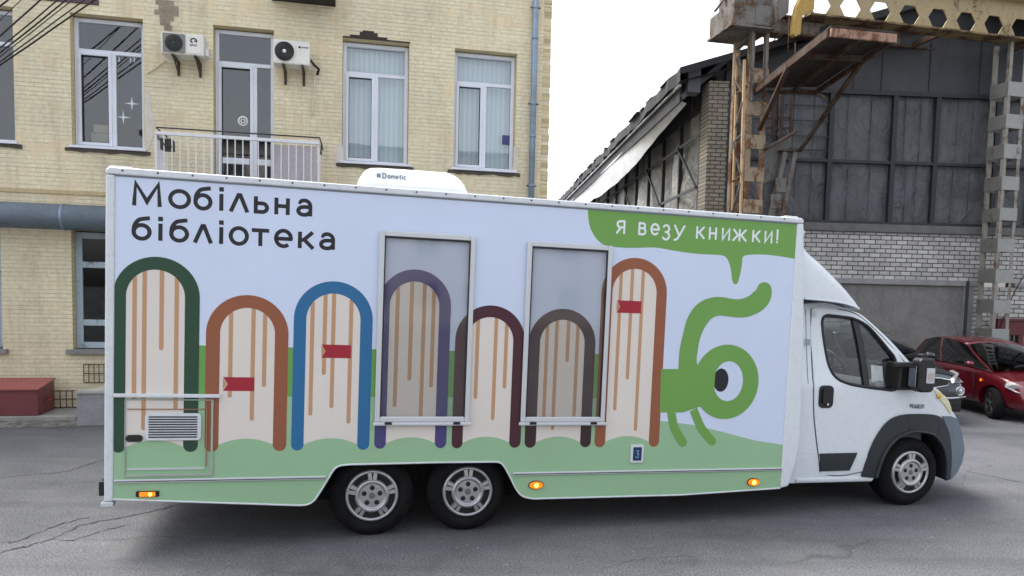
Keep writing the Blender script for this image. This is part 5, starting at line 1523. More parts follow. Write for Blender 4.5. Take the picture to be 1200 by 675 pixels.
arch_in = [(1106, 562), (1106.8, 543), (1104.4, 527), (1098.4, 515.6), (1089, 507.6), (1069.4, 505.2), (1054, 510), (1043, 519), (1034.8, 531), (1029.5, 544), (1024.5, 560)]
arch_s = smooth_path(P_(arch_in), 4)
top_px = [(930, 357.5), (955, 355), (969, 355), (980, 357.6), (988, 360.6), (1002, 365.5), (1011, 370), (1025, 382), (1044, 400), (1063, 421)]
nose_px = [(1080, 440), (1094, 454), (1107.6, 465.6), (1114, 479), (1121, 490), (1127.5, 510), (1130, 527), (1127, 542), (1121, 554), (1113.7, 562)]
top_s = smooth_path(P_(top_px), 3); nose_s = smooth_path(P_(nose_px), 3)
top_s = top_s[:-1] + [top_s[-1]]
rear_px = [(1021, 564), (918, 566.5), (925, 520), (928, 450)]
outline = resample(top_s + nose_s + arch_s + P_(rear_px), .07)
win_px = [(963, 379), (964.5, 372.5), (970, 369.7), (985, 371.2), (1000, 373.5), (1015.5, 381.5), (1028, 394.5), (1040, 409), (1048.5, 421), (1049, 440), (1048.5, 456.3), (1032, 455.5), (1015.5, 453.5), (998, 450.5), (984.7, 446), (976, 438.5), (970.5, 427), (967, 411), (964.5, 395)]
win_s = resample(P_(win_px), .07)
m = MB(); side_patch(m, [outline, win_s], 0, 0, 0); side_patch(m, [outline, win_s], 0, 0, 0, far=True)
# skin across the roof, screen, bonnet and front
prof_s = top_s + nose_s
nr = 15; rings = []
def ease(x, a, b): t = min(max((x - a) / (b - a), 0), 1); return t * t * (3 - 2 * t)
for (x, z) in prof_s:
    ys = yside(x, z); R_ = []
    fr_ = ease(x, 4.7, 6.1)
    for i in range(nr):
        v = -1 + 2 * i / (nr - 1); q = 1 - abs(v) ** 2.4
        R_.append((x + .32 * fr_ * q, ys + (WID - 2 * ys) * (i / (nr - 1)), z + (.05 + .03 * fr_) * q * ease(z, .9, 1.3)))
    rings.append(R_)
k0 = next(i for i, p in enumerate(prof_s) if p[0] > 4.93); k1 = next(i for i, p in enumerate(prof_s) if p[1] < 1.60)
m.loft(rings, mat_fn=lambda i, j: 1 if (k0 <= i < k1 and 1 <= j < nr - 2) else (2 if prof_s[i][1] < 1.02 else 0))
SCR = glass('windscreen', (.82, .85, .85), .9, .02, .0)
BUMP = paint('faded_bumper', (104, 116, 128), .55, var=.1, dirt=.1)
CLAD = paint('black_cladding', (36, 42, 47), .5, var=.1, dirt=.08)
cabo = m.build('cab_body', [WHT, SCR, BUMP], trk)
# rolled edge round the window opening
m = MB(); lp = win_s; n = len(lp)
m.add([(x, yside(x, z), z) for x, z in lp] + [(x, yside(x, z) + .04, z) for x, z in lp], [(i, (i + 1) % n, n + (i + 1) % n, n + i) for i in range(n)])
m.add([(x, WID - yside(x, z), z) for x, z in lp] + [(x, WID - yside(x, z) - .04, z) for x, z in lp], [(i, (i + 1) % n, n + (i + 1) % n, n + i) for i in range(n)])
m.build('window_reveal', BLK, cabo)
# door
gap = paint('gap_dark', (46, 48, 52), .7)
def seam(parent, px, r=.0045, name='seam', mat=gap, sm=True):
    p = P_(px); p = smooth_path(p, 4) if sm else p
    MB().tube([(x, yside(x, z) + r * .25, z) for x, z in p], r, 6).build(name, mat, parent)
door = MB()
dpx = [(951, 362), (985, 363.5), (1004, 369.5), (1020, 382), (1040, 402), (1060, 426), (1062, 457), (1063.5, 484.5), (1052, 485.5), (1040, 491), (1031, 501), (1022, 516), (1016, 531), (1010.5, 552), (965, 556.5), (961.5, 552), (956.5, 510), (954, 477), (952.5, 430)]
dl = resample(smooth_path(P_(dpx), 2, True), .06)
wl = resample(P_([(x + (1006 - x) * -.035, y + (412 - y) * -.05) for x, y in win_px]), .06)
side_patch(door, [dl, wl], .006, .012, 0)
door = door.build('cab_door', WHT, trk)
seam(door, [(950, 362), (951.5, 430), (953.2, 477), (955.8, 510), (960.8, 553)], .006)
seam(door, [(1061.6, 457), (1063.3, 485)], .005, sm=False)
seam(door, [(951, 361.5), (985, 362.7), (1004, 368.6), (1020, 381), (1041, 402), (1061, 425.5)], .005)
seam(door, [(961, 555.6), (985, 557.5), (1010, 553)], .005)
# glass with dividing pillar
gl = MB(); gw = P_(win_px); cx_ = sum(p[0] for p in gw) / len(gw); cz_ = sum(p[1] for p in gw) / len(gw)
side_patch(gl, [win_s], -.018, 0, 0)
gl.build('door_window', glass('cab_glass', (.90, .94, .93), .9, .015, 0, 1.2, .004), door)
m = MB()
a = P_([(1001.5, 373), (1008, 400), (1012.5, 428), (1016, 454)]); a = smooth_path(a, 4)
m.loft([[(x - .034, yside(x, z) - .004, z), (x + .034, yside(x, z) - .004, z), (x + .034, yside(x, z) + .03, z), (x - .034, yside(x, z) + .03, z)] for x, z in a], close=True, smooth=False)
m.build('window_pillar', BLK, door)
m = MB(); fr2 = P_(win_px)
m.tube([(x, yside(x, z) - .003, z) for x, z in smooth_path(fr2, 3, True)], .016, 8, closed=True); m.build('window_rubber', BLK, door)
m = MB(); a = P_([(959.5, 451.5), (975, 478)]); r_ = rrect(a[0][0], a[1][0], a[1][1], a[0][1], .05, 7)
side_patch(m, [r_], .012, .02, 0, h=.03); hd = m.build('door_handle', BLK, door, bevel=.004)
m = MB(); r2_ = rrect(a[0][0] + .035, a[1][0] - .03, a[1][1] + .05, a[0][1] - .03, .03, 6); side_patch(m, [r2_], .03, .02, 0, h=.03); m.build('grip', BLK, hd, bevel=.006)
m = MB(); c_ = P_([(968, 473.5)])[0]; m.lathe([(.012, 0), (.010, -.003), (0, -.003)], 14, c=(c_[0], yside(*c_) - .032, c_[1])); m.build('lock', ALUS, hd)
m = MB(); side_patch(m, [resample(P_([(959.6, 531.3), (1003.8, 530.3), (994.5, 551), (960.8, 552)]), .05)], .016, .02, 0, h=.05); m.build('door_cladding', CLAD, door, bevel=.005)
# swage lines on the side
for px in ([(955, 484.5), (985, 486), (1030, 487.5), (1050, 486)], [(938, 531), (959, 531)]): seam(trk, px, .0035, 'swage_line', WHT)
seam(trk, [(944, 362), (945.5, 420), (947, 450)], .004, 'pillar_seam')
m = MB(); a = P_([(943.2, 397), (945, 404)]); m.box(a[0][0], a[1][0] + .01, YS0 + .0, YS0 + .14, a[1][1], a[0][1]); m.build('pillar_catch', ALU, trk)
# wheel-arch cladding, bumper corner, sill
arch_out = [(1008.5, 558), (1012.5, 544), (1017.4, 531), (1023.5, 516.5), (1031, 504), (1038, 495.5), (1046, 489.6), (1056, 486.2), (1065.6, 485.2), (1083, 485), (1096, 486.4), (1103, 491), (1109, 502), (1112.5, 518), (1113.5, 540), (1112, 561.5)]
ao = smooth_path(P_(arch_out), 3)
m = MB(); side_patch(m, [resample(ao + arch_s, .06)], .022, .05, 0, h=.05); cl = m.build('arch_cladding', CLAD, trk, bevel=.006)
m = MB(); lip = [(x, yside(x, z) - .028, z) for x, z in arch_s]; m.tube(lip, .016, 8); m.build('arch_lip', CLAD, cl)
seam(cl, [(1063.4, 486), (1064, 504)], .004, sm=False); seam(cl, [(1101, 490), (1096, 512)], .004, sm=False)
for o_ in cl.children:
    if o_.name.startswith('seam'): o_.location.y = -.022
bpx = [(1103.5, 487.5), (1114, 487.8), (1121, 490.5), (1127, 510), (1129.4, 527), (1126.6, 542), (1120.6, 554), (1113.5, 561.7), (1112.3, 561.7), (1114, 540), (1113, 518), (1109.5, 502)]
m = MB(); side_patch(m, [resample(P_(bpx), .05)], .012, .03, 0, h=.05); m.build('bumper_corner', BUMP, trk, bevel=.006)
m = MB(); s0 = P_([(932, 560), (1022, 558.5)]); m.box(s0[0][0], s0[1][0], YS0 - .004, YS0 + .2, s0[1][1] - .045, s0[1][1] + .0); m.build('sill', ALU, trk, bevel=.012)
# inner arch and dark inside
m = MB(); m.box(4.98, 6.05, YS0 + .32, 2.0, .32, 1.12); 
lin = [(x, z) for x, z in arch_s]
m.loft([[(x, yside(x, z) + .002, z) for x, z in lin], [(x, YS0 + .34, z + .02) for x, z in lin]])
m.loft([[(x, WID - yside(x, z) - .002, z) for x, z in lin], [(x, WID - YS0 - .34, z + .02) for x, z in lin]])
m.box(4.2, 5.0, YS0 + .05, WID - YS0 - .05, .45, .75); m.build('wheel_well', DKUNDER, trk)
INT = paint('cab_interior', (84, 86, 92), .8, var=.15); SEAT = paint('seat_cloth', (104, 112, 124), .9, var=.15)
m = MB(); m.box(4.15, 5.75, .22, 2.08, .76, .95); m.prism([(5.0, .95), (5.75, .95), (5.72, 1.30), (5.35, 1.40), (5.12, 1.33)], .24, 2.06); m.box(4.12, 4.16, .2, 2.1, .8, 2.1)
m.build('cab_interior', INT, trk, bevel=.02)
for y in (.40, .86, 1.48):
    m = MB(); m.box(4.42, 4.92, y, y + .44, .955, 1.14); m.prism([(4.36, 1.14), (4.50, 1.14), (4.38, 1.72), (4.27, 1.72)], y, y + .44); m.prism([(4.28, 1.75), (4.39, 1.75), (4.37, 1.93), (4.27, 1.93)], y + .1, y + .34)
    m.build('seat', SEAT, trk, bevel=.04, seg=3)
sc_ = TF.hit(975, 428, 1.5)
m = MB(); t0 = Vector((.42, 0, -.9)).normalized(); b0 = Vector((.9, 0, .42)).normalized()
cc = Vector((sc_[0], 1.5, sc_[1])); Rw = .21
ringp = [cc + Rw * (cos(2 * pi * i / 28) * Vector((0, 1, 0)) + sin(2 * pi * i / 28) * Vector((-.5, 0, .866))) for i in range(28)]
m.tube(ringp, .017, 8, closed=True)
for a in (0, pi / 2 * 1.35, pi, pi * 1.65): m.tube([cc, cc + Rw * (cos(a) * Vector((0, 1, 0)) + sin(a) * Vector((-.5, 0, .866)))], .016, 6)
m.tube([cc, cc + Vector((.35, 0, -.2))], .035, 8); m.build('steering_wheel', BLK, trk)
m = MB(); a = TF.hit(1018, 446, .5); m.add([(a[0], .45, a[1] - .02), (a[0] + .13, .43, a[1] - .03), (a[0] + .16, .50, a[1] + .16), (a[0] + .03, .52, a[1] + .17)], [(0, 1, 2, 3)]); m.build('paper_sheet', STAR, trk)
# headlamp
m = MB(); hp = [(1094.6, 457), (1102, 460.3), (1110.3, 468.6), (1114.2, 479.5), (1113.3, 484.8), (1108.3, 477), (1100, 466.6)]
side_patch(m, [resample(smooth_path(P_(hp), 3, True), .03)], .010, .03, 0, h=.03)
HLM = NT('headlamp_lens'); _n2 = HLM.noise(30, 3, .6); HLM.set(Base_Color=HLM.ramp(_n2, [(.3, (.62, .55, .28)), (.7, (.86, .82, .62))]), Roughness=.12); HLM.b.inputs['Coat Weight'].default_value = 1
hl = m.build('headlight', HLM.mat, trk)
m = MB(); c_ = P_([(1099.5, 464)])[0]
m.lathe([(.03, 0), (.022, -.008), (0, -.01)], 14, c=(c_[0], yside(*c_) - .011, c_[1])); m.build('bulb_cover', paint('amber_plastic', (206, 170, 70), .3), hl)
m = MB(); x0_ = P_([(1065.8, 477.6)])[0]; x1_ = P_([(1083.3, 477.6)])[0]
k = 0; wl_ = (x1_[0] - x0_[0]) / 7; hl_ = .034
for i, ch in enumerate('PEUGEOT'):
    ox = x0_[0] + i * wl_; oz = x0_[1] - .001 * i; s_ = wl_ * .68
    G = {'P': [[(0, 0), (0, 1), (.8, 1), (.8, .45), (0, .45)]], 'E': [[(.9, 1), (0, 1), (0, 0), (.9, 0)], [(0, .5), (.7, .5)]], 'U': [[(0, 1), (0, 0), (.8, 0), (.8, 1)]], 'G': [[(.9, 1), (0, 1), (0, 0), (.9, 0), (.9, .5), (.5, .5)]], 'O': [[(0, 0), (0, 1), (.9, 1), (.9, 0), (0, 0)]], 'T': [[(0, 1), (.9, 1)], [(.45, 0), (.45, 1)]]}[ch]
    for st in G:
        k += 1; m.stroke([(ox + p[0] * s_, oz + p[1] * hl_) for p in st], .0075, YS0 - .008 - (k % 3) * .0003)
m.build('lettering', paint('badge_dark', (60, 62, 66), .4), trk)
# mirror
mir = bpy.data.objects.new('mirror', None); COL.objects.link(mir); mir.parent = trk
m = MB(); a = P_([(1046, 424), (1052, 424), (1061, 431), (1072.5, 446), (1073, 456.5), (1047, 456.5)]); m.prism(a, .05, YS0 + .16); m.build('mirror_base', BLK, mir, bevel=.02)
dm = -.04
q = [th(1047, 427.5, .06), th(1084, 427.5, dm)]
m = MB(); m.bar((q[0][0], .06, q[0][1]), (q[1][0], dm, q[1][1]), .06, .055); m.build('arm', BLK, mir, bevel=.012)
q = [th(1066, 453, .08), th(1080, 455, dm)]
m = MB(); m.bar((q[0][0], .08, q[0][1]), (q[1][0], dm, q[1][1]), .06, .05); m.build('arm', BLK, mir, bevel=.012)
d1 = dm - .08
a = th(1079.5, 419.5, d1); b = th(1095.2, 460.5, d1)
m = MB(); m.prism(rrect(a[0], b[0], b[1], a[1], .055, 6), d1, dm + .05); m.build('housing', BLK, mir, bevel=.025, seg=3)
m = MB(); e_ = th(1081, 418, dm); m.prism(rrect(e_[0] - .04, e_[0] + .035, e_[1] - .02, e_[1] + .03, .015, 4), dm - .04, dm + .03); m.build('hinge', BLK, mir, bevel=.01)
a = th(1086.4, 431.5, d1); b = th(1094.2, 449.5, d1)
m = MB(); m.prism(rrect(a[0], b[0], b[1], a[1], .010), d1 - .010, d1 + .005); ml_ = m.build('indicator', paint('clear_lens', (206, 206, 210), .12, .3), mir, bevel=.004)
m = MB(); m.box(a[0] + .01, b[0] - .012, d1 - .0115, d1 - .0105, b[1] + .03, a[1] - .05); m.build('indicator_bulb', paint('amber_tint', (176, 168, 164), .3), ml_)
m = MB(); xx_ = th(1075.5, 440, d1)[0]; m.box(xx_ - .006, xx_ - .001, d1 + .02, dm + .03, b[1] - .04, a[1] + .02); m.build('mirror_glass', paint('mirror_silver', (200, 204, 208), .04, 1), mir)

# --- wind deflector over the cab
tp = smooth_path([th(*p, .12) for p in ((935, 278), (941.5, 284.5), (948, 292), (958.7, 301), (968, 309.5), (978.3, 319), (986.5, 327), (994.6, 335.3), (1002, 344), (1007.6, 351.6), (1011, 357.5), (1013.3, 363))], 3)
bt = [th(*p, .20) for p in ((934, 350.2), (962, 352.6), (981.5, 355.2), (998, 359), (1013.8, 365))]
def zbot(x):
    for a, b in zip(bt, bt[1:]):
        if x <= b[0]: return a[1] + (b[1] - a[1]) * (x - a[0]) / (b[0] - a[0])
    return bt[-1][1]
rings = []
xr0, xr1 = tp[0][0], tp[-1][0]
for (x, z) in tp:
    u = (x - xr0) / (xr1 - xr0); zb5 = min(zbot(x), z - .003); y0 = .05 + .16 * u ** 1.6
    hgt = z - zb5; R_ = []
    for i in range(25):
        v = i / 24; a = pi * v
        # rounded box section
        ca, sa = cos(a), sin(a); e = 9 - 5.2 * u
        yy = (abs(ca) ** (2 / e)) * (1 if ca > 0 else -1); zz_ = abs(sa) ** (2 / e)
        R_.append((x + .10 * u * sin(a), WID / 2 - (WID / 2 - y0) * yy, zb5 + hgt * (zz_ ** 1.0) * (1 + .0 * sa)))
    rings.append(R_)
m = MB(); m.loft(rings, smooth=True)
fd = m.build('wind_deflector', WHT, trk)
m = MB(); p0 = [(r[0][0], r[0][1] - .004, r[0][2] + .004) for r in rings[3:]]
m.tube(p0, .012, 6); m.build('deflector_edge', WHT, fd)
m = MB(); cl_ = th(943.5, 268, .02); m.lathe([(.03, 0), (.036, -.02), (.03, -.045), (0, -.05)], 16, c=(XF + .03, .05, ZTOP - .14)); m.build('marker_lamp', paint('clear_marker', (214, 206, 190), .2), trk)
# twig caught by the rear tyre

# ------------------------------------------------------------------ parked cars
def car(name, label, frame, L_, Wd, H_, body_rgb, st, gh, wheels, wr, rimmat, tall=False, deco=None):
    """st: stations (x, half width, bottom, belt/bonnet height, crown); gh: greenhouse (x_rear_base, x_rear_top, x_front_top, x_front_base, roof z)"""
    PAINT = paint(name + '_paint', body_rgb, .22, .25, var=.06, scale=2, coat=.8, spec=.6)
    root = thing(name, label, 'car', frame)
    rings = []
    for (x, hw, zb, zt, cr_) in st:
        half = [(0, zb), (hw * .80, zb), (hw * .95, zb + .05), (hw * .995, zb + .18), (hw, zb + (zt - zb) * .55), (hw * .985, zt - .14), (hw * .945, zt - .035), (hw * .86, zt), (hw * .5, zt + cr_ * .8), (0, zt + cr_)]
        R_ = [(x, -y, z) for y, z in half] + [(x, y, z) for y, z in half[::-1][1:-1]]
        rings.append(R_)
    m = MB(); m.loft(rings, close=True); n = len(rings[0])
    m.add(rings[0], [list(range(n))[::-1]]); m.add(rings[-1], [list(range(n))])
    tmp = m.build('tmp', PAINT, None, subsurf=2, doubles=True)
    mods = []
    for wx in wheels:
        c = MB(); hw = st[len(st) // 2][1]
        c.lathe([(wr * 1.16, -2), (wr * 1.16, -hw + .26)], 40, c=(wx, 0, wr * 1.02)); 
        nn = 40; c.f.append(list(range(nn))); c.m.append(0); c.sm.append(False); c.f.append([nn + i for i in range(nn)][::-1]); c.m.append(0); c.sm.append(False)
        c.lathe([(wr * 1.16, hw - .26), (wr * 1.16, 2)], 40, c=(wx, 0, wr * 1.02))
        b = len(c.v) - 2 * nn; c.f.append([b + i for i in range(nn)]); c.m.append(0); c.sm.append(False); c.f.append([b + nn + i for i in range(nn)][::-1]); c.m.append(0); c.sm.append(False)
        co = c.build('cut', PAINT, None, doubles=True); mods.append(co)
        md = tmp.modifiers.new('b', 'BOOLEAN'); md.object = co; md.operation = 'DIFFERENCE'; md.solver = 'EXACT'
    dg = bpy.context.evaluated_depsgraph_get(); dg.update()
    me = bpy.data.meshes.new_from_object(tmp.evaluated_get(dg))
    for p in me.polygons: p.use_smooth = True
    try: me.set_sharp_from_angle(angle=rad(38))
    except Exception: pass
    bodyo = bpy.data.objects.new('body', me); COL.objects.link(bodyo); bodyo.parent = root
    for o in mods + [tmp]: bpy.data.objects.remove(o, do_unlink=True)
    # greenhouse
    xrb, xrt, xft, xfb, zr = gh
    def belt(x):
        for a, b in zip(st, st[1:]):
            if a[0] <= x <= b[0]:
                t = (x - a[0]) / (b[0] - a[0]); return a[1] + (b[1] - a[1]) * t, a[3] + (b[3] - a[3]) * t, a[4] + (b[4] - a[4]) * t
        return st[-1][1], st[-1][3], st[-1][4]
    hwm = st[len(st) // 2][1]
    N = 12
    def section(t):  # t 0..1 along the length, gives base and roof edge
        xb = xrb + (xfb - xrb) * t; xt = xrt + (xft - xrt) * t
        hw, zb, cr_ = belt(xb); return xb, xt, hw * .90, zb - .02, hwm * .70
    # roof skin
    rr = []
    for i in range(N + 1):
        t = i / N; xt = xrt + (xft - xrt) * t; drop = .10 * (abs(t - .45) / .55) ** 2.2
        yr = hwm * .72 * (1 - .06 * (2 * abs(t - .5)) ** 3)
        rr.append([(xt, -yr + 2 * yr * j / 10, zr - drop - .055 * (abs(j - 5) / 5) ** 2.5) for j in range(11)])
    m = MB(); m.loft(rr); roof = m.build('roof', PAINT, root)
    md = roof.modifiers.new('s', 'SOLIDIFY'); md.thickness = .03; md.offset = -1
    GL_ = glass(name + '_glass', (.045, .05, .05), .8, .02, .0)
    for s_ in (-1, 1):
        rows = []
        for i in range(N + 1):
            t = i / N; xb, xt, yb, zb, _ = section(t); e = rr[i][0 if s_ < 0 else 10]
            rows.append([(xb + (e[0] - xb) * q, s_ * (yb + (abs(e[1]) - yb) * q + .02 * sin(pi * q)), zb + (e[2] - zb) * q) for q in (0, .25, .5, .75, 1)])
        m = MB(); m.loft(rows if s_ > 0 else rows[::-1]); m.build('side_window', GL_, root)
        # pillars
        m = MB()
        for (i0, w_) in ((0, .10), (5.2, .055), (12, .075)) if not tall else ((0, .12), (5.6, .06), (12, .08)):
            i_ = int(min(i0, N - 1)); f_ = min(i0, N) - i_
            pts = [Vector(rows[i_][k]).lerp(Vector(rows[min(i_ + 1, N)][k]), f_) for k in range(5)]
            m.loft([[p + Vector((-w_ / 2, s_ * .008, 0)), p + Vector((w_ / 2, s_ * .008, 0)), p + Vector((w_ / 2, -s_ * .04, 0)), p + Vector((-w_ / 2, -s_ * .04, 0))] for p in pts], close=True)
        m.build('pillar', PAINT, root)
        m = MB(); m.tube([Vector(rows[i][0]) + Vector((0, s_ * .004, .012)) for i in range(N + 1)], .012, 5); m.build('belt_trim', BLK, root)
    # windscreen and rear screen
    for (i, xb, nm) in ((N, xfb, 'windscreen'), (0, xrb, 'rear_window')):
        hw, zb, cr_ = belt(xb); yb = hw * .90; sgn = 1 if i else -1
        rows = []
        for k in range(7):
            q = k / 6; row = []
            for j in range(11):
                v = j / 5 - 1; e = rr[i][j]
                base = Vector((xb + sgn * .16 * (1 - v * v), v * yb, zb + .03 + cr_ * (1 - v * v)))
                row.append(base.lerp(Vector(e), q) + Vector((sgn * .03 * sin(pi * q), 0, .02 * sin(pi * q))))
            rows.append(row)
        m = MB(); m.loft(rows if i else rows[::-1]); ws = m.build(nm, GL_, root)
        if i:
            m = MB()
            for a in (-.45, .12):
                m.bar(Vector(rows[0][5]) + Vector((.02, a, .02)), Vector(rows[1][5]) + Vector((.035, a + .48, .03)), .02, .015)
            m.build('wiper', BLK, ws)
    INTc = MB(); INTc.box(xrb + .3, xfb - .1, -hwm * .8, hwm * .8, belt(xrb + .3)[1] - .3, belt(xfb)[1] - .06); INTc.build('interior', DKUNDER, root)
    # wheels
    for wx in wheels:
        for s_ in (-1, 1):
            w = bpy.data.objects.new('wheel', None); COL.objects.link(w); w.parent = root; w.location = (wx, s_ * (hwm - .015), wr)
            w.rotation_euler = (0, 0, 0 if s_ < 0 else pi)
            if wx == max(wheels) and name == 'red_hatchback': w.rotation_euler[2] += rad(-14)
            rc = wr * .68; m = MB(); m.lathe([(rc, .03), (rc + .01, .002), (wr - .03, .0), (wr, .03), (wr, .17), (wr - .03, .19), (rc, .19)], 40); m.build('tyre', TYRE, w)
            m = MB(); m.lathe([(rc + .003, .010), (rc - .012, .0), (rc - .02, .02)], 36); m.lathe([(rc * .25, .006), (rc * .2, -.004), (0, -.005)], 20)
            for k in range(5):
                for q in (-.16, .16):
                    a = pi / 2 + 2 * pi * k / 5; p = Vector((rc * .2 * cos(a), .008, rc * .2 * sin(a))); p2 = Vector(((rc - .01) * cos(a + q), .01, (rc - .01) * sin(a + q)))
                    m.bar(p, p2, .026, .014, up=(0, 1, 0))
            m.build('rim', rimmat, w)
            m = MB(); m.lathe([(rc, .05), (0, .05)], 24); m.build('brake_recess', HUBD, w)
    return root, PAINT, rr

RIM_D = paint('rim_dark', (70, 70, 74), .35, .6); RIM_S = paint('rim_silver', (150, 150, 154), .35, .7)
CHR = paint('chrome', (200, 202, 206), .12, .95)
LENS = NT('car_lens'); _n3 = LENS.noise(40, 3, .7); LENS.set(Base_Color=LENS.ramp(_n3, [(.35, (.25, .26, .28)), (.65, (.85, .86, .88))]), Roughness=.1, Metallic=.4); LENS.b.inputs['Coat Weight'].default_value = 1; LENS = LENS.mat
def poly3(parent, name, pts, mat, th_=.02, n=(0, -1, 0), bevel=.004):
    n = Vector(n).normalized(); P = [Vector(p) for p in pts]; k = len(P); m = MB()
    m.add([p + n * th_ * .5 for p in P] + [p - n * th_ for p in P], [list(range(k)), [k + i for i in range(k)][::-1]] + [(i, k + i, k + (i + 1) % k, (i + 1) % k) for i in range(k)])
    return m.build(name, mat, parent, doubles=True)
# red hatchback facing the yard: x of its frame points out of its bonnet
gfw = ground(1158, 490)
YAW = -88.5
rw = .292; Lr = 3.95
f0 = Vector((cos(rad(YAW)), sin(rad(YAW)), 0)); s0 = Vector((-sin(rad(YAW)), cos(rad(YAW)), 0))   # forward, left
HWr = .845; xw = 3.10
org = gfw - f0 * xw + s0 * (HWr - .02)
RFm = Frame((org.x, org.y, 0), YAW)
st = [(0.02, .62, .36, .62, .02), (.10, .74, .28, .90, .02), (.5, .82, .22, .96, .02), (1.2, .845, .2, .95, .02), (2.0, .845, .2, .93, .02), (2.7, .84, .2, .91, .03), (3.05, .825, .2, .87, .06), (3.4, .79, .2, .79, .08), (3.68, .72, .2, .70, .08), (3.86, .60, .22, .58, .04), (3.93, .46, .28, .50, .02)]
RRIM = paint('rim_graphite', (86, 86, 88), .4, .55)
red, RP, rr = car('red_hatchback', 'dark red hatchback with tinted windows parked facing the yard at the right edge', RFm, Lr, 1.69, 1.5, (98, 18, 30), st, (.16, .55, 1.95, 3.02, 1.47), (.62, xw), rw, RRIM)
for s_ in (-1, 1):
    poly3(red, 'headlight', [(3.42, s_ * .735, .735), (3.62, s_ * .70, .70), (3.80, s_ * .56, .60), (3.83, s_ * .50, .53), (3.66, s_ * .715, .56), (3.46, s_ * .80, .64)], LENS, .03, (.5, s_ * .8, .35))
    m = MB(); m.lathe([(.0, 0), (.07, .01), (.085, .05), (.07, .10), (.0, .12)], 16, c=(0, 0, 0)); mo = m.build('mirror', RP, red, bevel=0); mo.scale = (1, 1.25, .75); mo.location = (2.62, s_ * .86 if s_ > 0 else -.86 - .15, .985)
    m = MB()
    for x in (2.35, 1.25): m.box(x, x + .14, s_ * .846 - .012, s_ * .846 + .012, .80, .825)
    m.build('door_handle', RP, red)
    m = MB()
    for x in (2.62, 1.58, .72): m.tube([(x, s_ * .838, .30), (x + .02, s_ * .851, .55), (x + .02, s_ * .836, .86)], .005, 5)
    m.build('door_seam', gap, red)
m = MB(); m.lathe([(.028, 0), (.028, .006), (.0, .008)], 12, c=(2.84, -.846, .70), axis='y'); m.build('side_indicator', AMB, red)
m = MB(); m.box(3.90, 3.955, -.40, .40, .30, .42); m.build('lower_grille', BLK, red, bevel=.01)
m = MB(); m.box(3.955, 3.965, -.26, .26, .44, .55); m.build('number_plate', paint('plate_white', (220, 220, 216), .4), red)
m = MB(); m.tube([(.75, 0, 1.455), (.55, 0, 1.75)], .006, 5); m.build('aerial', BLK, red)
m = MB(); m.box(2.66, 2.665, -.25, -.17, 1.0, 1.14); m.build('windscreen_sticker', STAR, red)

# black crossover beside it
org2 = ground(1131, 497)
f2 = f0; HWk = .91
org2 = org2 - f2 * 4.25 - s0 * 0 - Vector((1, 0, 0)) * (HWk - .02)
KF = Frame((org2.x, org2.y, 0), YAW)
st2 = [(0.02, .70, .40, .80, .02), (.1, .84, .34, 1.02, .02), (.6, .90, .26, 1.08, .02), (1.4, .915, .24, 1.07, .02), (2.4, .915, .24, 1.05, .02), (3.0, .91, .24, 1.04, .04), (3.4, .89, .25, 1.0, .06), (3.8, .86, .26, .95, .07), (4.1, .86, .25, .88, .07), (4.26, .83, .25, .80, .05), (4.36, .76, .28, .70, .03), (4.40, .64, .34, .58, .02)]
blk, KP, rr2 = car('black_crossover', 'black crossover car with a chrome-rimmed grille parked between the truck cab and the red car', KF, 4.4, 1.83, 1.65, (40, 44, 49), st2, (.2, .6, 2.2, 3.22, 1.63), (.75, 3.45), .345, RIM_S, True)
for s_ in (-1, 1):
    poly3(blk, 'headlight', [(3.86, s_ * .84, .925), (4.12, s_ * .80, .89), (4.30, s_ * .60, .83), (4.34, s_ * .58, .74), (4.26, s_ * .80, .745), (4.0, s_ * .865, .80)], LENS, .04, (.6, s_ * .6, .3))
    m = MB(); m.lathe([(.055, 0), (.075, .015), (.085, .0)], 20, c=(4.37, s_ * .70, .60), axis='x'); fl = m.build('fog_lamp', CHR, blk)
    m = MB(); m.lathe([(.054, .0), (.0, .01)], 16, c=(4.365, s_ * .70, .60), axis='x'); m.build('fog_lens', LENS, fl)
    m = MB(); m.lathe([(.0, 0), (.07, .01), (.09, .05), (.075, .12), (.0, .14)], 16); mo = m.build('mirror', KP, blk); mo.scale = (1, 1.3, .8); mo.location = (2.85, s_ * .93 if s_ > 0 else -.93 - .18, 1.12)
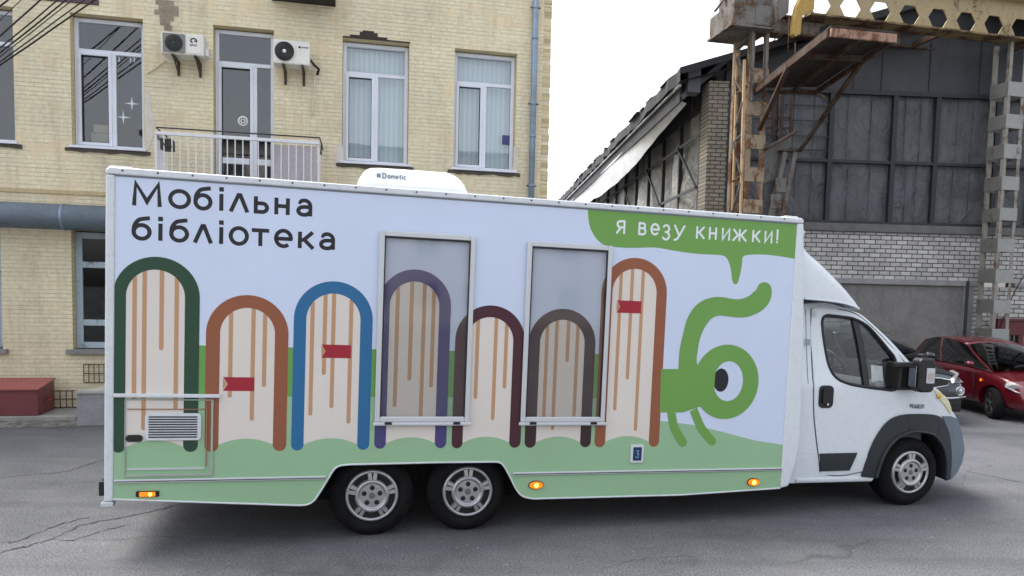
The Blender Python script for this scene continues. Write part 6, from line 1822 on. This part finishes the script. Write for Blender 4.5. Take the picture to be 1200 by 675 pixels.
gpts = [(4.395, -.50, .80), (4.41, -.30, .83), (4.42, 0, .84), (4.41, .30, .83), (4.395, .50, .80), (4.415, .44, .70), (4.43, .2, .66), (4.43, -.2, .66), (4.415, -.44, .70)]
m = MB(); m.tube([Vector(p) for p in gpts], .018, 6, closed=True); gr = m.build('grille_surround', CHR, blk)
m = MB(); m.add([(p[0] - .012, p[1] * .97, p[2]) for p in gpts], [list(range(9))]); m.build('grille_back', BLK, gr)
m = MB()
for i in range(-9, 10):
    for sg in (-1, 1):
        y0, y1 = i * .055 - .06, i * .055 + .06
        if abs(y0) > .43 or abs(y1) > .43: continue
        m.bar((4.412, sg * y0, .69), (4.408, sg * y1, .80), .008, .008)
m.build('grille_mesh', paint('mesh_grey', (80, 82, 86), .4, .4), gr)
m = MB(); m.tube([(4.36, -.80, .50), (4.43, -.52, .48), (4.45, 0, .48), (4.43, .52, .48), (4.36, .80, .50)], .02, 6); m.build('bumper_trim', CHR, blk)
m = MB(); m.box(4.34, 4.43, -.70, .70, .24, .42); m.build('lower_grille', BLK, blk, bevel=.02)

# ------------------------------------------------------------------ the block across the yard, mirrored in the window panes
OF = Frame((14, -34, 0), 192.3)
op = thing('apartment_block', 'grey slab block across the yard, mirrored in the upper windows of the yellow building', 'building', OF)
OW = concrete('pale_slab', (178, 174, 168), .1, .4); OG = paint('far_glass', (58, 64, 72), .12, var=.2)
m = MB(); m.box(-26, 22, 0, 12, 0, 13.6); m.build('wall', OW, op)
m = MB(); m.box(-26.4, 22.4, -.4, 12.4, 13.6, 13.95); m.build('roof', ROOFD, op)
m = MB(); m.box(-.75, .75, -.02, .05, 0, 1.5); ow = m.build('window', OG, op); ow.location = (-24, 0, 1.2)
m = MB(); m.box(-.82, .82, -.06, -.021, -.08, -.002); m.box(-.04, .04, -.04, -.021, 0, 1.5); fr0 = m.build('window_frame', PVC, ow)
for i in range(14):
    for j in range(4):
        if i == 0 and j == 0: continue
        w2 = ow.copy(); COL.objects.link(w2); w2.parent = op; w2.location = (-24 + i * 3.3, 0, 1.2 + j * 3.15)
        f2_ = fr0.copy(); COL.objects.link(f2_); f2_.parent = w2
bpy.context.view_layer.update()
